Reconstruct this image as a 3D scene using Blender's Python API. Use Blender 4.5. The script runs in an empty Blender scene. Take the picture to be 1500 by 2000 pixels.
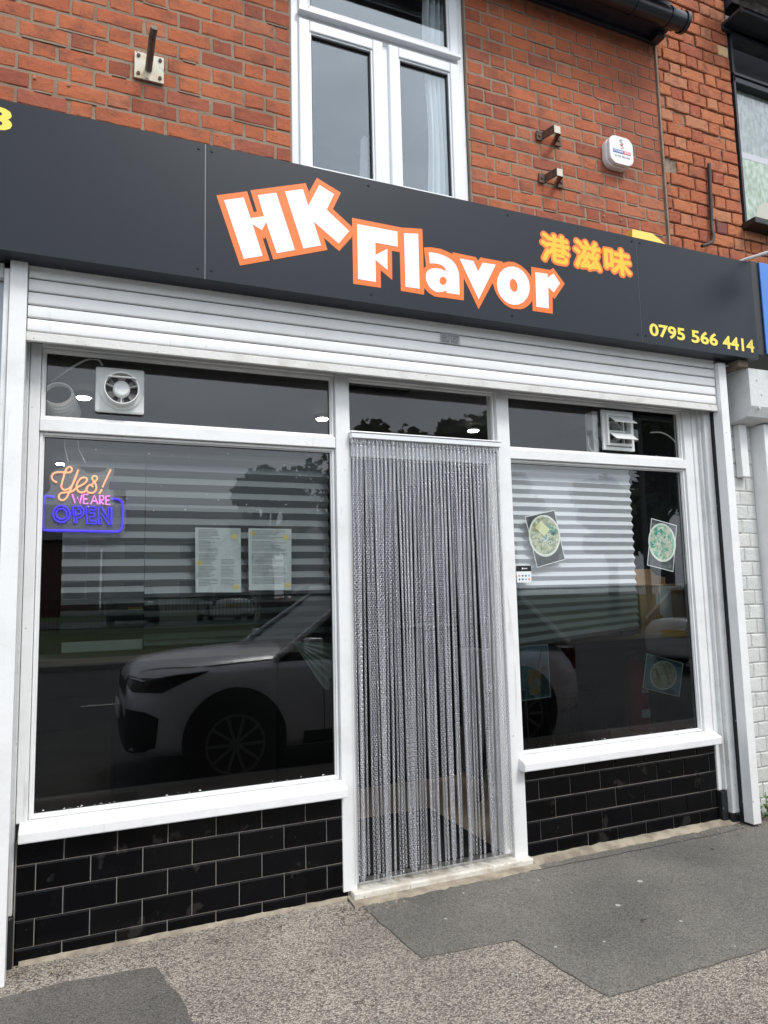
import bpy, bmesh, math, random
from mathutils import Vector, Matrix, noise
from mathutils.geometry import tessellate_polygon
R = math.radians
random.seed(7)
S = bpy.context.scene
COL = S.collection

# ------------------------------------------------------------------ camera
CAMY, CAMH, F = -3.28, 1.41, 1388.0
AX = Vector((.9213695, .02097199, .38812166)); AY = Vector((-.38795484, .11091544, .91498022)); AZ = Vector((-.02385973, -.99360854, .11033029))
cam = bpy.data.cameras.new('camera'); co = bpy.data.objects.new('camera', cam); COL.objects.link(co); S.camera = co
cam.sensor_fit = 'VERTICAL'; cam.sensor_height = 36; cam.lens = 36 * F / 2000; cam.clip_end = 500; cam.clip_start = .02
right = Vector((AX[0], AY[0], AZ[0])); down = Vector((AX[1], AY[1], AZ[1])); fwd = Vector((AX[2], AY[2], AZ[2]))
m3 = Matrix((right, -down, -fwd)).transposed()
co.matrix_world = Matrix.Translation((0, CAMY, CAMH)) @ m3.to_4x4()

# ------------------------------------------------------------------ light
W = bpy.data.worlds.new('World'); S.world = W; W.use_nodes = True
nt = W.node_tree; nt.nodes.clear()
sky = nt.nodes.new('ShaderNodeTexSky'); sky.sky_type = 'NISHITA'; sky.sun_disc = False
sky.sun_elevation = R(52); sky.sun_rotation = R(150); sky.air_density = 1; sky.dust_density = 3
hs = nt.nodes.new('ShaderNodeHueSaturation'); hs.inputs['Saturation'].default_value = .3
tc = nt.nodes.new('ShaderNodeTexCoord'); ns = nt.nodes.new('ShaderNodeTexNoise'); ns.inputs['Scale'].default_value = 2.2; ns.inputs['Detail'].default_value = 5
mpp = nt.nodes.new('ShaderNodeMapping'); mpp.inputs['Scale'].default_value = (1, 1, 2.5)
rp = nt.nodes.new('ShaderNodeMapRange'); rp.inputs[1].default_value = .3; rp.inputs[2].default_value = .7; rp.inputs[3].default_value = .82; rp.inputs[4].default_value = 1.3
mx = nt.nodes.new('ShaderNodeMix'); mx.data_type = 'RGBA'; mx.blend_type = 'MULTIPLY'; mx.inputs[0].default_value = 1
bg = nt.nodes.new('ShaderNodeBackground'); bg.inputs['Strength'].default_value = .15
wo = nt.nodes.new('ShaderNodeOutputWorld')
L = nt.links.new
L(sky.outputs[0], hs.inputs['Color']); L(tc.outputs['Generated'], mpp.inputs[0]); L(mpp.outputs[0], ns.inputs['Vector']); L(ns.outputs[0], rp.inputs[0])
oc = nt.nodes.new('ShaderNodeMix'); oc.data_type = 'RGBA'; oc.inputs[0].default_value = .82; oc.inputs[7].default_value = (5.6, 6.05, 6.7, 1); L(hs.outputs[0], oc.inputs[6]); L(oc.outputs[2], mx.inputs[6]); L(rp.outputs[0], mx.inputs[7]); L(mx.outputs[2], bg.inputs['Color']); L(bg.outputs[0], wo.inputs[0])
sun = bpy.data.lights.new('sun', 'SUN'); sun.energy = 1.3; sun.angle = R(14); sun.color = (1, .97, .92)
so = bpy.data.objects.new('sun', sun); COL.objects.link(so)
so.rotation_euler = Vector((-.25, .62, -.85)).to_track_quat('-Z', 'Y').to_euler()
vs = S.view_settings; vs.view_transform = 'Standard'; vs.look = 'None'; vs.gamma = 1; vs.exposure = .72; vs.use_curve_mapping = False
S.cycles.max_bounces = 8; S.cycles.transparent_max_bounces = 12; S.cycles.glossy_bounces = 4; S.cycles.caustics_reflective = False

# ------------------------------------------------------------------ helpers
def fp(u, v, y):
    """point of the vertical plane at depth y that the measured photo point lies on"""
    a, b = u - 750, v - 1000
    d = Vector((AX[0]*a + AX[1]*b + AX[2]*F, AY[0]*a + AY[1]*b + AY[2]*F, AZ[0]*a + AZ[1]*b + AZ[2]*F))
    t = (y - CAMY) / d.y
    return (d.x * t, d.z * t + CAMH)

def tag(o, label=None, cat=None, group=None, kind=None):
    if label: o['label'] = label
    if cat: o['category'] = cat
    if group: o['group'] = group
    if kind: o['kind'] = kind
    return o

def empty(name, loc=(0, 0, 0), rz=0, **k):
    o = bpy.data.objects.new(name, None); COL.objects.link(o); o.location = loc; o.rotation_euler = (0, 0, rz); o.empty_display_size = .1
    return tag(o, **k)

def link(name, me, parent=None, m=None, loc=None, **k):
    if m is not None and not me.materials: me.materials.append(m)
    o = bpy.data.objects.new(name, me); COL.objects.link(o)
    if parent is not None: o.parent = parent
    if loc is not None: o.location = loc
    return tag(o, **k)

class MB:
    def __init__(s): s.v = []; s.f = []; s.sm = []
    def add(s, vs, fs, smooth=False):
        b = len(s.v); s.v += [tuple(p) for p in vs]; s.f += [tuple(i + b for i in f) for f in fs]; s.sm += [smooth] * len(fs)
    def box(s, x0, x1, y0, y1, z0, z1, bev=0):
        if x0 > x1: x0, x1 = x1, x0
        if y0 > y1: y0, y1 = y1, y0
        if z0 > z1: z0, z1 = z1, z0
        if bev <= 0:
            s.add([(x0,y0,z0),(x1,y0,z0),(x1,y1,z0),(x0,y1,z0),(x0,y0,z1),(x1,y0,z1),(x1,y1,z1),(x0,y1,z1)],
                  [(0,3,2,1),(4,5,6,7),(0,1,5,4),(1,2,6,5),(2,3,7,6),(3,0,4,7)])
            return
        bm = bmesh.new(); bmesh.ops.create_cube(bm, size=1)
        for v in bm.verts: v.co = Vector(((x0+x1)/2 + v.co.x*(x1-x0), (y0+y1)/2 + v.co.y*(y1-y0), (z0+z1)/2 + v.co.z*(z1-z0)))
        bmesh.ops.bevel(bm, geom=bm.edges[:], offset=bev, segments=2, profile=.5, affect='EDGES')
        bm.verts.index_update()
        s.add([v.co[:] for v in bm.verts], [[v.index for v in f.verts] for f in bm.faces]); bm.free()
    def tube(s, pts, r, n=8, cap=True, radii=None, smooth=True):
        pts = [Vector(p) for p in pts]; N = len(pts); vs = []; fs = []
        up = Vector((0, 0, 1)); prev = None
        for i, p in enumerate(pts):
            t = (pts[min(i+1, N-1)] - pts[max(i-1, 0)]).normalized()
            if prev is None:
                a = t.cross(up)
                if a.length < .05: a = t.cross(Vector((1, 0, 0)))
            else: a = prev - t * prev.dot(t)
            a.normalize(); prev = a; b = t.cross(a)
            rr = radii[i] if radii else r
            for k in range(n):
                q = 2*math.pi*k/n; vs.append(p + (a*math.cos(q) + b*math.sin(q))*rr)
        for i in range(N-1):
            for k in range(n):
                fs.append((i*n+k, i*n+(k+1)%n, (i+1)*n+(k+1)%n, (i+1)*n+k))
        s.add(vs, fs, smooth)
        if cap: s.add(vs[:n], [tuple(range(n))]); s.add(vs[-n:], [tuple(range(n))[::-1]])
    def prism(s, pts, y0, y1, holes=()):
        """pts = (x,z) outline in a vertical plane, extruded from y0 (front) to y1"""
        loops = [list(pts)] + [list(h) for h in holes]
        flat = [p for lp in loops for p in lp]; n = len(flat)
        tris = tessellate_polygon([[Vector((p[0], p[1], 0)) for p in lp] for lp in loops])
        s.add([(p[0], y0, p[1]) for p in flat] + [(p[0], y1, p[1]) for p in flat], [tuple(t) for t in tris] + [tuple(i + n for i in t)[::-1] for t in tris])
        b = 0
        for lp in loops:
            k = len(lp)
            vs = [(p[0], y0, p[1]) for p in lp] + [(p[0], y1, p[1]) for p in lp]
            s.add(vs, [(i, (i+1)%k, k+(i+1)%k, k+i) for i in range(k)])
    def disc(s, c, r, axis='y', n=24, rin=0, d=.002, rz=None):
        """flat ring/disc with thickness d along axis"""
        rz = rz or r
        def P(a, rr, rr2, o):
            x, z = rr*math.cos(a), rr2*math.sin(a)
            return (c[0]+x, c[1]+o, c[2]+z) if axis == 'y' else ((c[0]+x, c[1]+z, c[2]+o) if axis == 'z' else (c[0]+o, c[1]+x, c[2]+z))
        vs = []
        for o in (0, d):
            for k in range(n): vs.append(P(2*math.pi*k/n, r, rz, o))
        if rin > 0:
            for o in (0, d):
                for k in range(n): vs.append(P(2*math.pi*k/n, rin, rin*rz/r, o))
            fs = []
            for k in range(n):
                j = (k+1) % n
                fs += [(k, j, n+j, n+k), (2*n+k, 2*n+j, j, k), (3*n+k, n+k, n+j, 3*n+j), (2*n+k, 3*n+k, 3*n+j, 2*n+j)]
        else:
            fs = [tuple(range(n)), tuple(range(n, 2*n))[::-1]] + [(k, (k+1)%n, n+(k+1)%n, n+k) for k in range(n)]
        s.add(vs, fs)
    def mesh(s, name='part'):
        me = bpy.data.meshes.new(name); me.from_pydata(s.v, [], s.f)
        me.polygons.foreach_set('use_smooth', s.sm); me.update()
        bm = bmesh.new(); bm.from_mesh(me); bmesh.ops.recalc_face_normals(bm, faces=bm.faces[:]); bm.to_mesh(me); bm.free()
        return me
    def build(s, name, m, parent=None, **k): return link(name, s.mesh(name), parent, m, **k)

def BOX(name, m, parent, *a, bev=0, **k):
    b = MB(); b.box(*a, bev=bev); return b.build(name, m, parent, **k)

# ------------------------------------------------------------------ materials
def C(h):
    h = h.lstrip('#'); r = [int(h[i:i+2], 16)/255 for i in (0, 2, 4)]
    return tuple((c/12.92 if c <= .04045 else ((c+.055)/1.055)**2.4) for c in r)
def v4(c): return (c[0], c[1], c[2], 1)

def M(name, col, rough=.5, metal=0, rand=None, blotch=None, spots=None, bump=None, bump2=None, coat=0, spec=.5, streak=None):
    """rand: colours picked per object; blotch (col, scale, lo, hi): soft stains; spots (col, scale, thresh): small marks;
    streak (col, thresh): stretched vertical marks; bump (scale, dist)"""
    m = bpy.data.materials.new(name); m.use_nodes = True; t = m.node_tree; N = t.nodes.new; K = t.links.new
    p = t.nodes['Principled BSDF']; p.inputs['Roughness'].default_value = rough; p.inputs['Metallic'].default_value = metal
    p.inputs['Coat Weight'].default_value = coat; p.inputs['Specular IOR Level'].default_value = spec
    geo = N('ShaderNodeNewGeometry'); oi = N('ShaderNodeObjectInfo')
    pos = geo.outputs['Position']
    cur = None
    if rand:
        cr = N('ShaderNodeValToRGB'); cr.color_ramp.interpolation = 'CONSTANT'
        e = cr.color_ramp.elements
        while len(e) < len(rand): e.new(1)
        for i, c in enumerate(rand): e[i].position = i/len(rand); e[i].color = v4(c)
        K(oi.outputs['Random'], cr.inputs[0]); cur = cr.outputs[0]
    def mix(fac, c2):
        nonlocal cur
        mm = N('ShaderNodeMix'); mm.data_type = 'RGBA'; K(fac, mm.inputs[0])
        if cur is None: mm.inputs[6].default_value = v4(col)
        else: K(cur, mm.inputs[6])
        mm.inputs[7].default_value = v4(c2); cur = mm.outputs[2]
    def nz(scale, detail=4, rough_=.6, vec=None, sc=None):
        n = N('ShaderNodeTexNoise'); n.inputs['Scale'].default_value = scale; n.inputs['Detail'].default_value = detail; n.inputs['Roughness'].default_value = rough_
        if sc:
            mp = N('ShaderNodeMapping'); mp.inputs['Scale'].default_value = sc; K(pos, mp.inputs[0]); K(mp.outputs[0], n.inputs['Vector'])
        else: K(pos, n.inputs['Vector'])
        return n.outputs[0]
    def rng(x, a, b, lo=0, hi=1):
        r = N('ShaderNodeMapRange'); K(x, r.inputs[0]); r.inputs[1].default_value = a; r.inputs[2].default_value = b; r.inputs[3].default_value = lo; r.inputs[4].default_value = hi
        return r.outputs[0]
    for bl in (blotch or []): mix(rng(nz(bl[1], 6), bl[2], bl[3], 0, bl[4] if len(bl) > 4 else 1), bl[0])
    for sp in (spots or []): mix(rng(nz(sp[1], 3), sp[2], sp[2]+.04, 0, sp[3] if len(sp) > 3 else 1), sp[0])
    for st in (streak or []): mix(rng(nz(1, 5, .65, sc=st[2]), st[1], st[1]+.08, 0, st[3] if len(st) > 3 else 1), st[0])
    if cur is None: p.inputs['Base Color'].default_value = v4(col)
    else: K(cur, p.inputs['Base Color'])
    nrm = None
    for b in (bump, bump2):
        if b:
            bn = N('ShaderNodeBump'); bn.inputs['Strength'].default_value = 1; bn.inputs['Distance'].default_value = b[1]
            K(nz(b[0], 8, .65), bn.inputs['Height'])
            if nrm: K(nrm, bn.inputs['Normal'])
            nrm = bn.outputs[0]
    if nrm: K(nrm, p.inputs['Normal'])
    return m

def EM(name, col, st):
    m = bpy.data.materials.new(name); m.use_nodes = True; p = m.node_tree.nodes['Principled BSDF']
    p.inputs['Base Color'].default_value = v4(col); p.inputs['Emission Color'].default_value = v4(col); p.inputs['Emission Strength'].default_value = st
    return m

def GLASS(name, tint=(.96, .97, .97), gcol=(1, 1, 1), ior=1.5, gain=1.8, rough=0, wav=0, add=0):
    m = bpy.data.materials.new(name); m.use_nodes = True; t = m.node_tree; N = t.nodes.new; K = t.links.new
    t.nodes.clear(); o = N('ShaderNodeOutputMaterial'); mi = N('ShaderNodeMixShader'); tr = N('ShaderNodeBsdfTransparent'); gl = N('ShaderNodeBsdfGlossy'); fr = N('ShaderNodeLayerWeight'); pw = N('ShaderNodeMath'); pw.operation = 'POWER'; pw.inputs[1].default_value = 5; ma = N('ShaderNodeMath')
    tr.inputs[0].default_value = v4(tint); gl.inputs['Roughness'].default_value = rough; gl.inputs[0].default_value = v4(gcol); K(fr.outputs['Facing'], pw.inputs[0])
    ma.operation = 'MULTIPLY_ADD'; ma.inputs[1].default_value = .96; ma.inputs[2].default_value = .02*gain; ma.use_clamp = True
    K(pw.outputs[0], ma.inputs[0]); K(ma.outputs[0], mi.inputs[0]); K(tr.outputs[0], mi.inputs[1]); K(gl.outputs[0], mi.inputs[2]); K(mi.outputs[0], o.inputs[0])
    if wav:
        n = N('ShaderNodeTexNoise'); n.inputs['Scale'].default_value = 1.6; n.inputs['Detail'].default_value = 1; g = N('ShaderNodeNewGeometry'); b = N('ShaderNodeBump'); b.inputs['Distance'].default_value = wav
        K(g.outputs['Position'], n.inputs['Vector']); K(n.outputs[0], b.inputs['Height']); K(b.outputs[0], gl.inputs['Normal']); 
    return m

def TRANSL(name, col, tw=.4):
    m = bpy.data.materials.new(name); m.use_nodes = True; t = m.node_tree; N = t.nodes.new; K = t.links.new
    t.nodes.clear(); o = N('ShaderNodeOutputMaterial'); mi = N('ShaderNodeMixShader'); d = N('ShaderNodeBsdfDiffuse'); tr = N('ShaderNodeBsdfTranslucent')
    d.inputs[0].default_value = v4(col); tr.inputs[0].default_value = v4(col); mi.inputs[0].default_value = tw
    K(d.outputs[0], mi.inputs[1]); K(tr.outputs[0], mi.inputs[2]); K(mi.outputs[0], o.inputs[0]); return m

def FILM(name, tint, haze=.0):
    m = bpy.data.materials.new(name); m.use_nodes = True; t = m.node_tree; N = t.nodes.new; K = t.links.new
    t.nodes.clear(); o = N('ShaderNodeOutputMaterial'); tr = N('ShaderNodeBsdfTransparent'); tr.inputs[0].default_value = v4(tint)
    if haze:
        mi = N('ShaderNodeMixShader'); d = N('ShaderNodeBsdfDiffuse'); d.inputs[0].default_value = (.5, .52, .54, 1); mi.inputs[0].default_value = haze
        K(tr.outputs[0], mi.inputs[1]); K(d.outputs[0], mi.inputs[2]); K(mi.outputs[0], o.inputs[0])
    else: K(tr.outputs[0], o.inputs[0])
    return m

brick_m = M('red_brick', (.36,.095,.05), .85, rand=[(.43,.112,.046),(.38,.098,.041),(.46,.128,.05),(.30,.074,.036),(.41,.107,.043),(.43,.14,.067),(.34,.092,.05),(.42,.115,.045)],
            blotch=[((.14,.055,.038), 1.3, .50, .78, .55), ((.17,.06,.04), 9, .50, .72, .75), ((.10,.055,.045), 26, .60, .72, .6), ((.47,.18,.085), 14, .55, .8, .5)], spots=[((.05,.03,.025), 60, .68, .8), ((.10,.05,.04), 22, .70, .7)], bump=(45, .006), bump2=(220, .002))
old_brick_m = M('weathered_brick', (.36,.1,.05), .9, rand=[(.48,.145,.06),(.44,.13,.055),(.52,.17,.07),(.42,.12,.052),(.46,.14,.06),(.50,.20,.10),(.38,.10,.05),(.45,.14,.06)],
            blotch=[((.20,.06,.04), 11, .52, .7, .7), ((.52,.24,.14), 16, .56, .75, .6)], spots=[((.03,.02,.018), 45, .66, .9), ((.7,.6,.52), 30, .74, .8)], bump=(38, .014), bump2=(180, .004))
buff_brick_m = M('buff_brick', (.62,.42,.22), .85, blotch=[((.40,.24,.13), 20, .5, .7, .6)], bump=(60, .005))
dark_brick_m = M('plum_brick', (.20,.06,.05), .85, blotch=[((.12,.04,.035), 20, .5, .7, .6)], bump=(60, .005))
mortar_m = M('mortar', (.31,.235,.17), .95, blotch=[((.17,.125,.09), 4, .46, .7, .8), ((.40,.33,.25), 12, .55, .75, .6)], bump=(90, .006), bump2=(300, .003))
old_mortar_m = M('old_mortar', (.12,.085,.06), .95, blotch=[((.34,.26,.19), 4, .45, .58, .9)], bump=(60, .012))
white_paint = M('white_gloss_paint', (.80,.80,.79), .35, blotch=[((.60,.60,.58), 5, .5, .75, .5)], spots=[((.30,.28,.25), 35, .71, .7), ((.45,.42,.36), 90, .70, .6)], bump=(25, .0015), streak=[((.42,.40,.36), .63, (14,14,1.2), .5)])
old_white = M('peeling_white_paint', (.62,.63,.62), .5, blotch=[((.46,.46,.44), 7, .5, .7, .7)], spots=[((.14,.12,.10), 26, .70, .9), ((.20,.18,.16), 70, .72, .8)], bump=(30, .004), streak=[((.35,.33,.30), .64, (20,20,1.5), .6)])
shutter_m = M('painted_shutter', (.86,.86,.85), .4, blotch=[((.70,.70,.67), 4, .5, .8, .6)], spots=[((.30,.24,.18), 40, .70, .6), ((.45,.22,.08), 9, .74, .5)], bump=(12, .0015), streak=[((.5,.48,.44), .66, (10,10,1.5), .5)])
bar_m = M('rusting_bottom_bar', (.70,.69,.66), .5, blotch=[((.50,.47,.42), 9, .52, .7, .6)], spots=[((.38,.16,.06), 16, .70, .9), ((.10,.08,.07), 45, .71, .9)], bump=(35, .004))
pvc = M('white_upvc', (.80,.81,.83), .25, streak=[((.62,.62,.60), .62, (3,3,10), .4)])
gasket = M('black_gasket', (.015,.015,.016), .6)
fascia_m = M('anthracite_panel', (.010,.014,.021), .36, blotch=[((.013,.018,.026), 3, .4, .7, .5)], spots=[((.06,.07,.08), 55, .80, .4)], spec=.30)
fascia_edge = M('panel_edge', (.16,.17,.18), .4, metal=.6)
vinyl_w = M('white_vinyl', (.86,.87,.90), .35)
vinyl_o = M('orange_vinyl', (.82,.165,.014), .4)
vinyl_y = M('yellow_vinyl', (.86,.50,.015), .4)
vinyl_y2 = M('lemon_vinyl', (.92,.70,.09), .4)
screw_m = M('dark_screw', (.02,.02,.022), .35, metal=.7)
tile_m = M('black_glazed_tile', (.006,.006,.007), .10, rand=[(.003,.003,.004),(.004,.004,.0045),(.0025,.0025,.003)], spots=[((.22,.20,.17), 60, .735, .6), ((.05,.046,.04), 7, .62, .35)], bump=(6, .0016), blotch=[((.012,.011,.010), 9, .55, .8, .5)], spec=.14)
grout_m = M('grey_grout', (.27,.24,.21), .9, blotch=[((.18,.16,.14), 12, .5, .7, .6)], bump=(150, .001))
black_paint = M('flaking_black_paint', (.012,.013,.015), .4, spots=[((.5,.5,.48), 28, .68, .9)], bump=(30, .004))
black_wood = M('black_painted_eaves', (.010,.013,.020), .45, blotch=[((.03,.035,.045), 6, .5, .7, .7)], spots=[((.20,.20,.19), 40, .76, .6)], bump=(20, .006), streak=[((.10,.09,.08), .66, (2,18,18), .7)])
gutter_m = M('black_gutter_plastic', (.012,.014,.018), .3, blotch=[((.03,.034,.04), 5, .5, .7, .5)])
rust = M('rusty_steel', (.06,.035,.025), .7, blotch=[((.20,.08,.035), 25, .45, .65, .8)], bump=(90, .002))
plate_m = M('rust_streaked_plate', (.62,.58,.48), .5, blotch=[((.55,.36,.15), 14, .48, .68, .8)], spots=[((.16,.06,.03), 30, .66, .9)], bump=(50, .002))
pole_m = M('dirty_steel_stub', (.16,.13,.10), .6, blotch=[((.07,.05,.04), 20, .45, .6, .8)], bump=(60, .002))
rod_m = M('rusted_dark_rod', (.03,.022,.02), .6, bump=(60, .003))
alum = M('aluminium_chain', (.96,.96,1), .24, metal=.8, spec=.8)
alu_rail = M('white_rail', (.80,.81,.82), .3, metal=.2)
cement = M('cream_cement', (.42,.36,.27), .9, blotch=[((.22,.18,.14), 9, .42, .62, .9)], spots=[((.07,.06,.05), 35, .68, .8)], bump=(40, .008), bump2=(160, .003))
step_m = M('worn_painted_step', (.68,.65,.58), .6, blotch=[((.40,.33,.24), 8, .45, .65, .8)], spots=[((.12,.09,.07), 30, .66, .8)], bump=(35, .006))
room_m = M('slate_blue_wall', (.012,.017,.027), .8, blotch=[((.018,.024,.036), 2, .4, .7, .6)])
ceil_m = M('grey_ceiling', (.16,.165,.17), .8)
floor_m = M('beige_floor', (.46,.36,.27), .4, blotch=[((.34,.26,.19), 3, .4, .7, .6)])
mat_m = M('black_mat', (.008,.008,.009), .9)
pale_wood = M('light_wood_ledge', (.42,.33,.25), .5, streak=[((.30,.22,.15), .5, (1.5,30,30), .6)])
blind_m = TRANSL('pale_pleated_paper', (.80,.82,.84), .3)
blind_d = TRANSL('shaded_pleated_paper', (.17,.185,.19), .2)  # paper colour darkened to carry the shade on the left window's blinds
card_m = M('brown_cardboard', (.48,.31,.16), .8, blotch=[((.40,.25,.13), 5, .4, .7, .6)])
paper_m = M('white_label_paper', (.62,.62,.60), .7)
ink = M('grey_print', (.09,.10,.10), .7)
lam = M('laminated_sheet', (.27,.31,.305), .3, blotch=[((.18,.21,.21), 9, .52, .66, .8), ((.72,.60,.25), 4.5, .66, .72, .8)])
white_pl = M('white_plastic', (.72,.73,.71), .35, blotch=[((.60,.60,.57), 8, .5, .7, .4)])
cable_m = M('white_cable', (.62,.62,.58), .5)
black_pl = M('black_plastic', (.012,.012,.013), .4)
lamp_m = EM('lit_downlight', (1, .95, .86), 45)
red_m = M('red_enamel', (.30,.015,.02), .3)
blue_sign = M('blue_sign_face', (.05,.20,.62), .3)
grass_m = M('grass', (.05,.09,.025), .95, blotch=[((.08,.10,.035), 1.5, .4, .7)])
leaf_m = M('tree_leaf', (.05,.085,.03), .8, rand=[(.05,.085,.03),(.04,.07,.03),(.06,.09,.03)], blotch=[((.075,.11,.04), 1.4, .45, .6)])
weed_m = M('weed_leaf', (.10,.24,.045), .6, blotch=[((.06,.15,.03), 30, .4, .6)])
bark_m = M('bark', (.06,.045,.035), .95, bump=(12, .03))
glass_m = GLASS('window_glass', gain=1.7, wav=.0006)
upglass_m = GLASS('double_glazing', tint=(.95,.97,.98), gain=5.6, wav=.001, gcol=(.86,.94,1))
nbglass_m = GLASS('old_window_glass', gain=3.4, wav=.002)
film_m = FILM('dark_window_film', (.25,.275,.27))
acryl = FILM('clear_acrylic', (.82,.85,.85), .17)

def tarmac(name, base, dark, light, vs=110, contrast=1, bumpd=.006):
    m = bpy.data.materials.new(name); m.use_nodes = True; t = m.node_tree; N = t.nodes.new; K = t.links.new
    p = t.nodes['Principled BSDF']; p.inputs['Roughness'].default_value = .85
    g = N('ShaderNodeNewGeometry'); vo = N('ShaderNodeTexVoronoi'); vo.inputs['Scale'].default_value = vs; K(g.outputs['Position'], vo.inputs['Vector'])
    cr = N('ShaderNodeValToRGB'); e = cr.color_ramp.elements; e[0].color = v4(dark); e[0].position = 0; e[1].color = v4(light); e[1].position = 1
    x = e.new(.38); x.color = v4(base); x = e.new(.72); x.color = v4(tuple(b*1.35 for b in base))
    sp = N('ShaderNodeSeparateColor'); K(vo.outputs['Color'], sp.inputs[0]); K(sp.outputs[0], cr.inputs[0])
    dk = N('ShaderNodeMapRange'); K(vo.outputs['Distance'], dk.inputs[0]); dk.inputs[1].default_value = .35; dk.inputs[2].default_value = .75; dk.inputs[3].default_value = 1; dk.inputs[4].default_value = 1 - .65*contrast
    n = N('ShaderNodeTexNoise'); n.inputs['Scale'].default_value = 1.6; n.inputs['Detail'].default_value = 6; K(g.outputs['Position'], n.inputs['Vector'])
    r2 = N('ShaderNodeMapRange'); K(n.outputs[0], r2.inputs[0]); r2.inputs[1].default_value = .3; r2.inputs[2].default_value = .7; r2.inputs[3].default_value = .70; r2.inputs[4].default_value = 1.2
    mu = N('ShaderNodeMath'); mu.operation = 'MULTIPLY'; K(dk.outputs[0], mu.inputs[0]); K(r2.outputs[0], mu.inputs[1])
    mm = N('ShaderNodeMix'); mm.data_type = 'RGBA'; mm.blend_type = 'MULTIPLY'; mm.inputs[0].default_value = 1; K(cr.outputs[0], mm.inputs[6]); K(mu.outputs[0], mm.inputs[7])
    n2 = N('ShaderNodeTexNoise'); n2.inputs['Scale'].default_value = 42; n2.inputs['Detail'].default_value = 2; K(g.outputs['Position'], n2.inputs['Vector'])
    r3 = N('ShaderNodeMapRange'); K(n2.outputs[0], r3.inputs[0]); r3.inputs[1].default_value = .74; r3.inputs[2].default_value = .77
    m4 = N('ShaderNodeMix'); m4.data_type = 'RGBA'; K(r3.outputs[0], m4.inputs[0]); K(mm.outputs[2], m4.inputs[6]); m4.inputs[7].default_value = (.5, .48, .42, 1)
    K(m4.outputs[2], p.inputs['Base Color'])
    b = N('ShaderNodeBump'); b.inputs['Distance'].default_value = bumpd; b.invert = True; K(vo.outputs['Distance'], b.inputs['Height'])
    K(b.outputs[0], p.inputs['Normal']); return m
chip_m = tarmac('chipped_stone_tarmac', (.325,.283,.235), (.14,.115,.10), (.54,.485,.41), 145, .8)
patch_m = tarmac('smooth_grey_tarmac', (.158,.147,.128), (.107,.099,.086), (.23,.213,.185), 190, .45, .003)
patch2_m = tarmac('dark_repair_tarmac', (.125,.113,.098), (.07,.065,.06), (.19,.175,.155), 230, .5, .003)
road_m = tarmac('road_tarmac', (.07,.07,.07), (.04,.04,.04), (.11,.11,.11), 60, .5)
line_m = M('road_paint', (.6,.6,.56), .7)

# ------------------------------------------------------------------ setting: ground, pavement, road
def struct(o): o['kind'] = 'structure'; return o
struct(BOX('ground', M('far_ground', (.10,.10,.08), .95), None, -90, 90, -120, 60, -.6, -.20))
b = MB(); b.box(-14, 16, -2.36, .02, -.2, -.004); struct(b.build('pavement', chip_m))
b = MB(); b.box(-14, 16, -2.48, -2.363, -.2, 0, bev=.012); struct(b.build('kerb', M('kerb_stone', (.26,.25,.23), .85, bump=(30, .004))))
b = MB(); b.box(-40, 40, -13.2, -2.483, -.2, -.125); struct(b.build('road', road_m))
for x in range(-30, 31, 6): struct(BOX('road_marking', line_m, None, x, x+2.2, -7.9, -7.8, -.124, -.121))
struct(BOX('kerb', bpy.data.materials['kerb_stone'], None, -40, 40, -13.35, -13.2, -.2, 0, bev=.012))
struct(BOX('path', patch2_m, None, -40, 40, -15.5, -13.353, -.2, -.006))
b = MB(); b.add([(-45,-15.5,-.02),(45,-15.5,-.02),(45,-22,.25),(-45,-22,.25),(45,-24,.3),(-45,-24,.3),(45,-60,.3),(-45,-60,.3)], [(0,1,2,3),(3,2,4,5)])
struct(b.build('grass_bank', grass_m))
b = MB(); b.box(-45, 45, -34, -24, .0, .30); struct(b.build('car_park', road_m))
b = MB(); b.box(-60, 60, -75, -34, 0, .28); struct(b.build('lawn', grass_m))

def patch(name, pts, m, z0, z1, amp=.008, step=.045, seed=0):
    out = []
    n = len(pts)
    for i in range(n):
        a, c = Vector(pts[i]), Vector(pts[(i+1) % n]); k = max(1, int((c-a).length/step))
        for j in range(k):
            p = a.lerp(c, j/k); q = Vector((p.x*9+seed, p.y*9, seed))
            out.append((p.x + amp*noise.noise(q), p.y + amp*noise.noise(q + Vector((31, 7, 3)))))
    mb = MB(); v = [Vector((x, y, 0)) for x, y in out]; N = len(v)
    tr = tessellate_polygon([v])
    mb.add([(x, y, z1) for x, y in out] + [(x, y, z0) for x, y in out], [tuple(t) for t in tr])
    mb.add([(x, y, z1) for x, y in out] + [(x, y, z0) for x, y in out], [(i, (i+1) % N, N+(i+1) % N, N+i) for i in range(N)])
    return struct(mb.build(name, m))
patch('pavement_patch', [(1.19,-.095),(1.232,-.633),(1.631,-.668),(1.70,-1.155),(2.48,-1.146),(3.4,-1.12),(5.2,-1.1),(6,-.9),(6,-.30),(3.9,-.15),(3.6,-.05),(2.6,-.06)], patch_m, -.004, .001, .011, .02, seed=3)
patch('pavement_repair', [(-3,-.27),(-.242,-.238),(.02,-.225),(.285,-.262),(.345,-.5),(.37,-.72),(.39,-2.3),(-3,-2.3)], patch2_m, -.004, .001, .018, .02, seed=9)
patch('pavement_crack', [(1.95,-.105),(2.6,-.125),(3.3,-.135),(3.5,-.13),(3.5,-.137),(3.3,-.143),(2.6,-.134),(1.95,-.112)], M('dark_crack', (.04,.037,.035), .8), .001, .0016, .012, .03, 5)  # thin dark strip laid as a pavement crack
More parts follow.
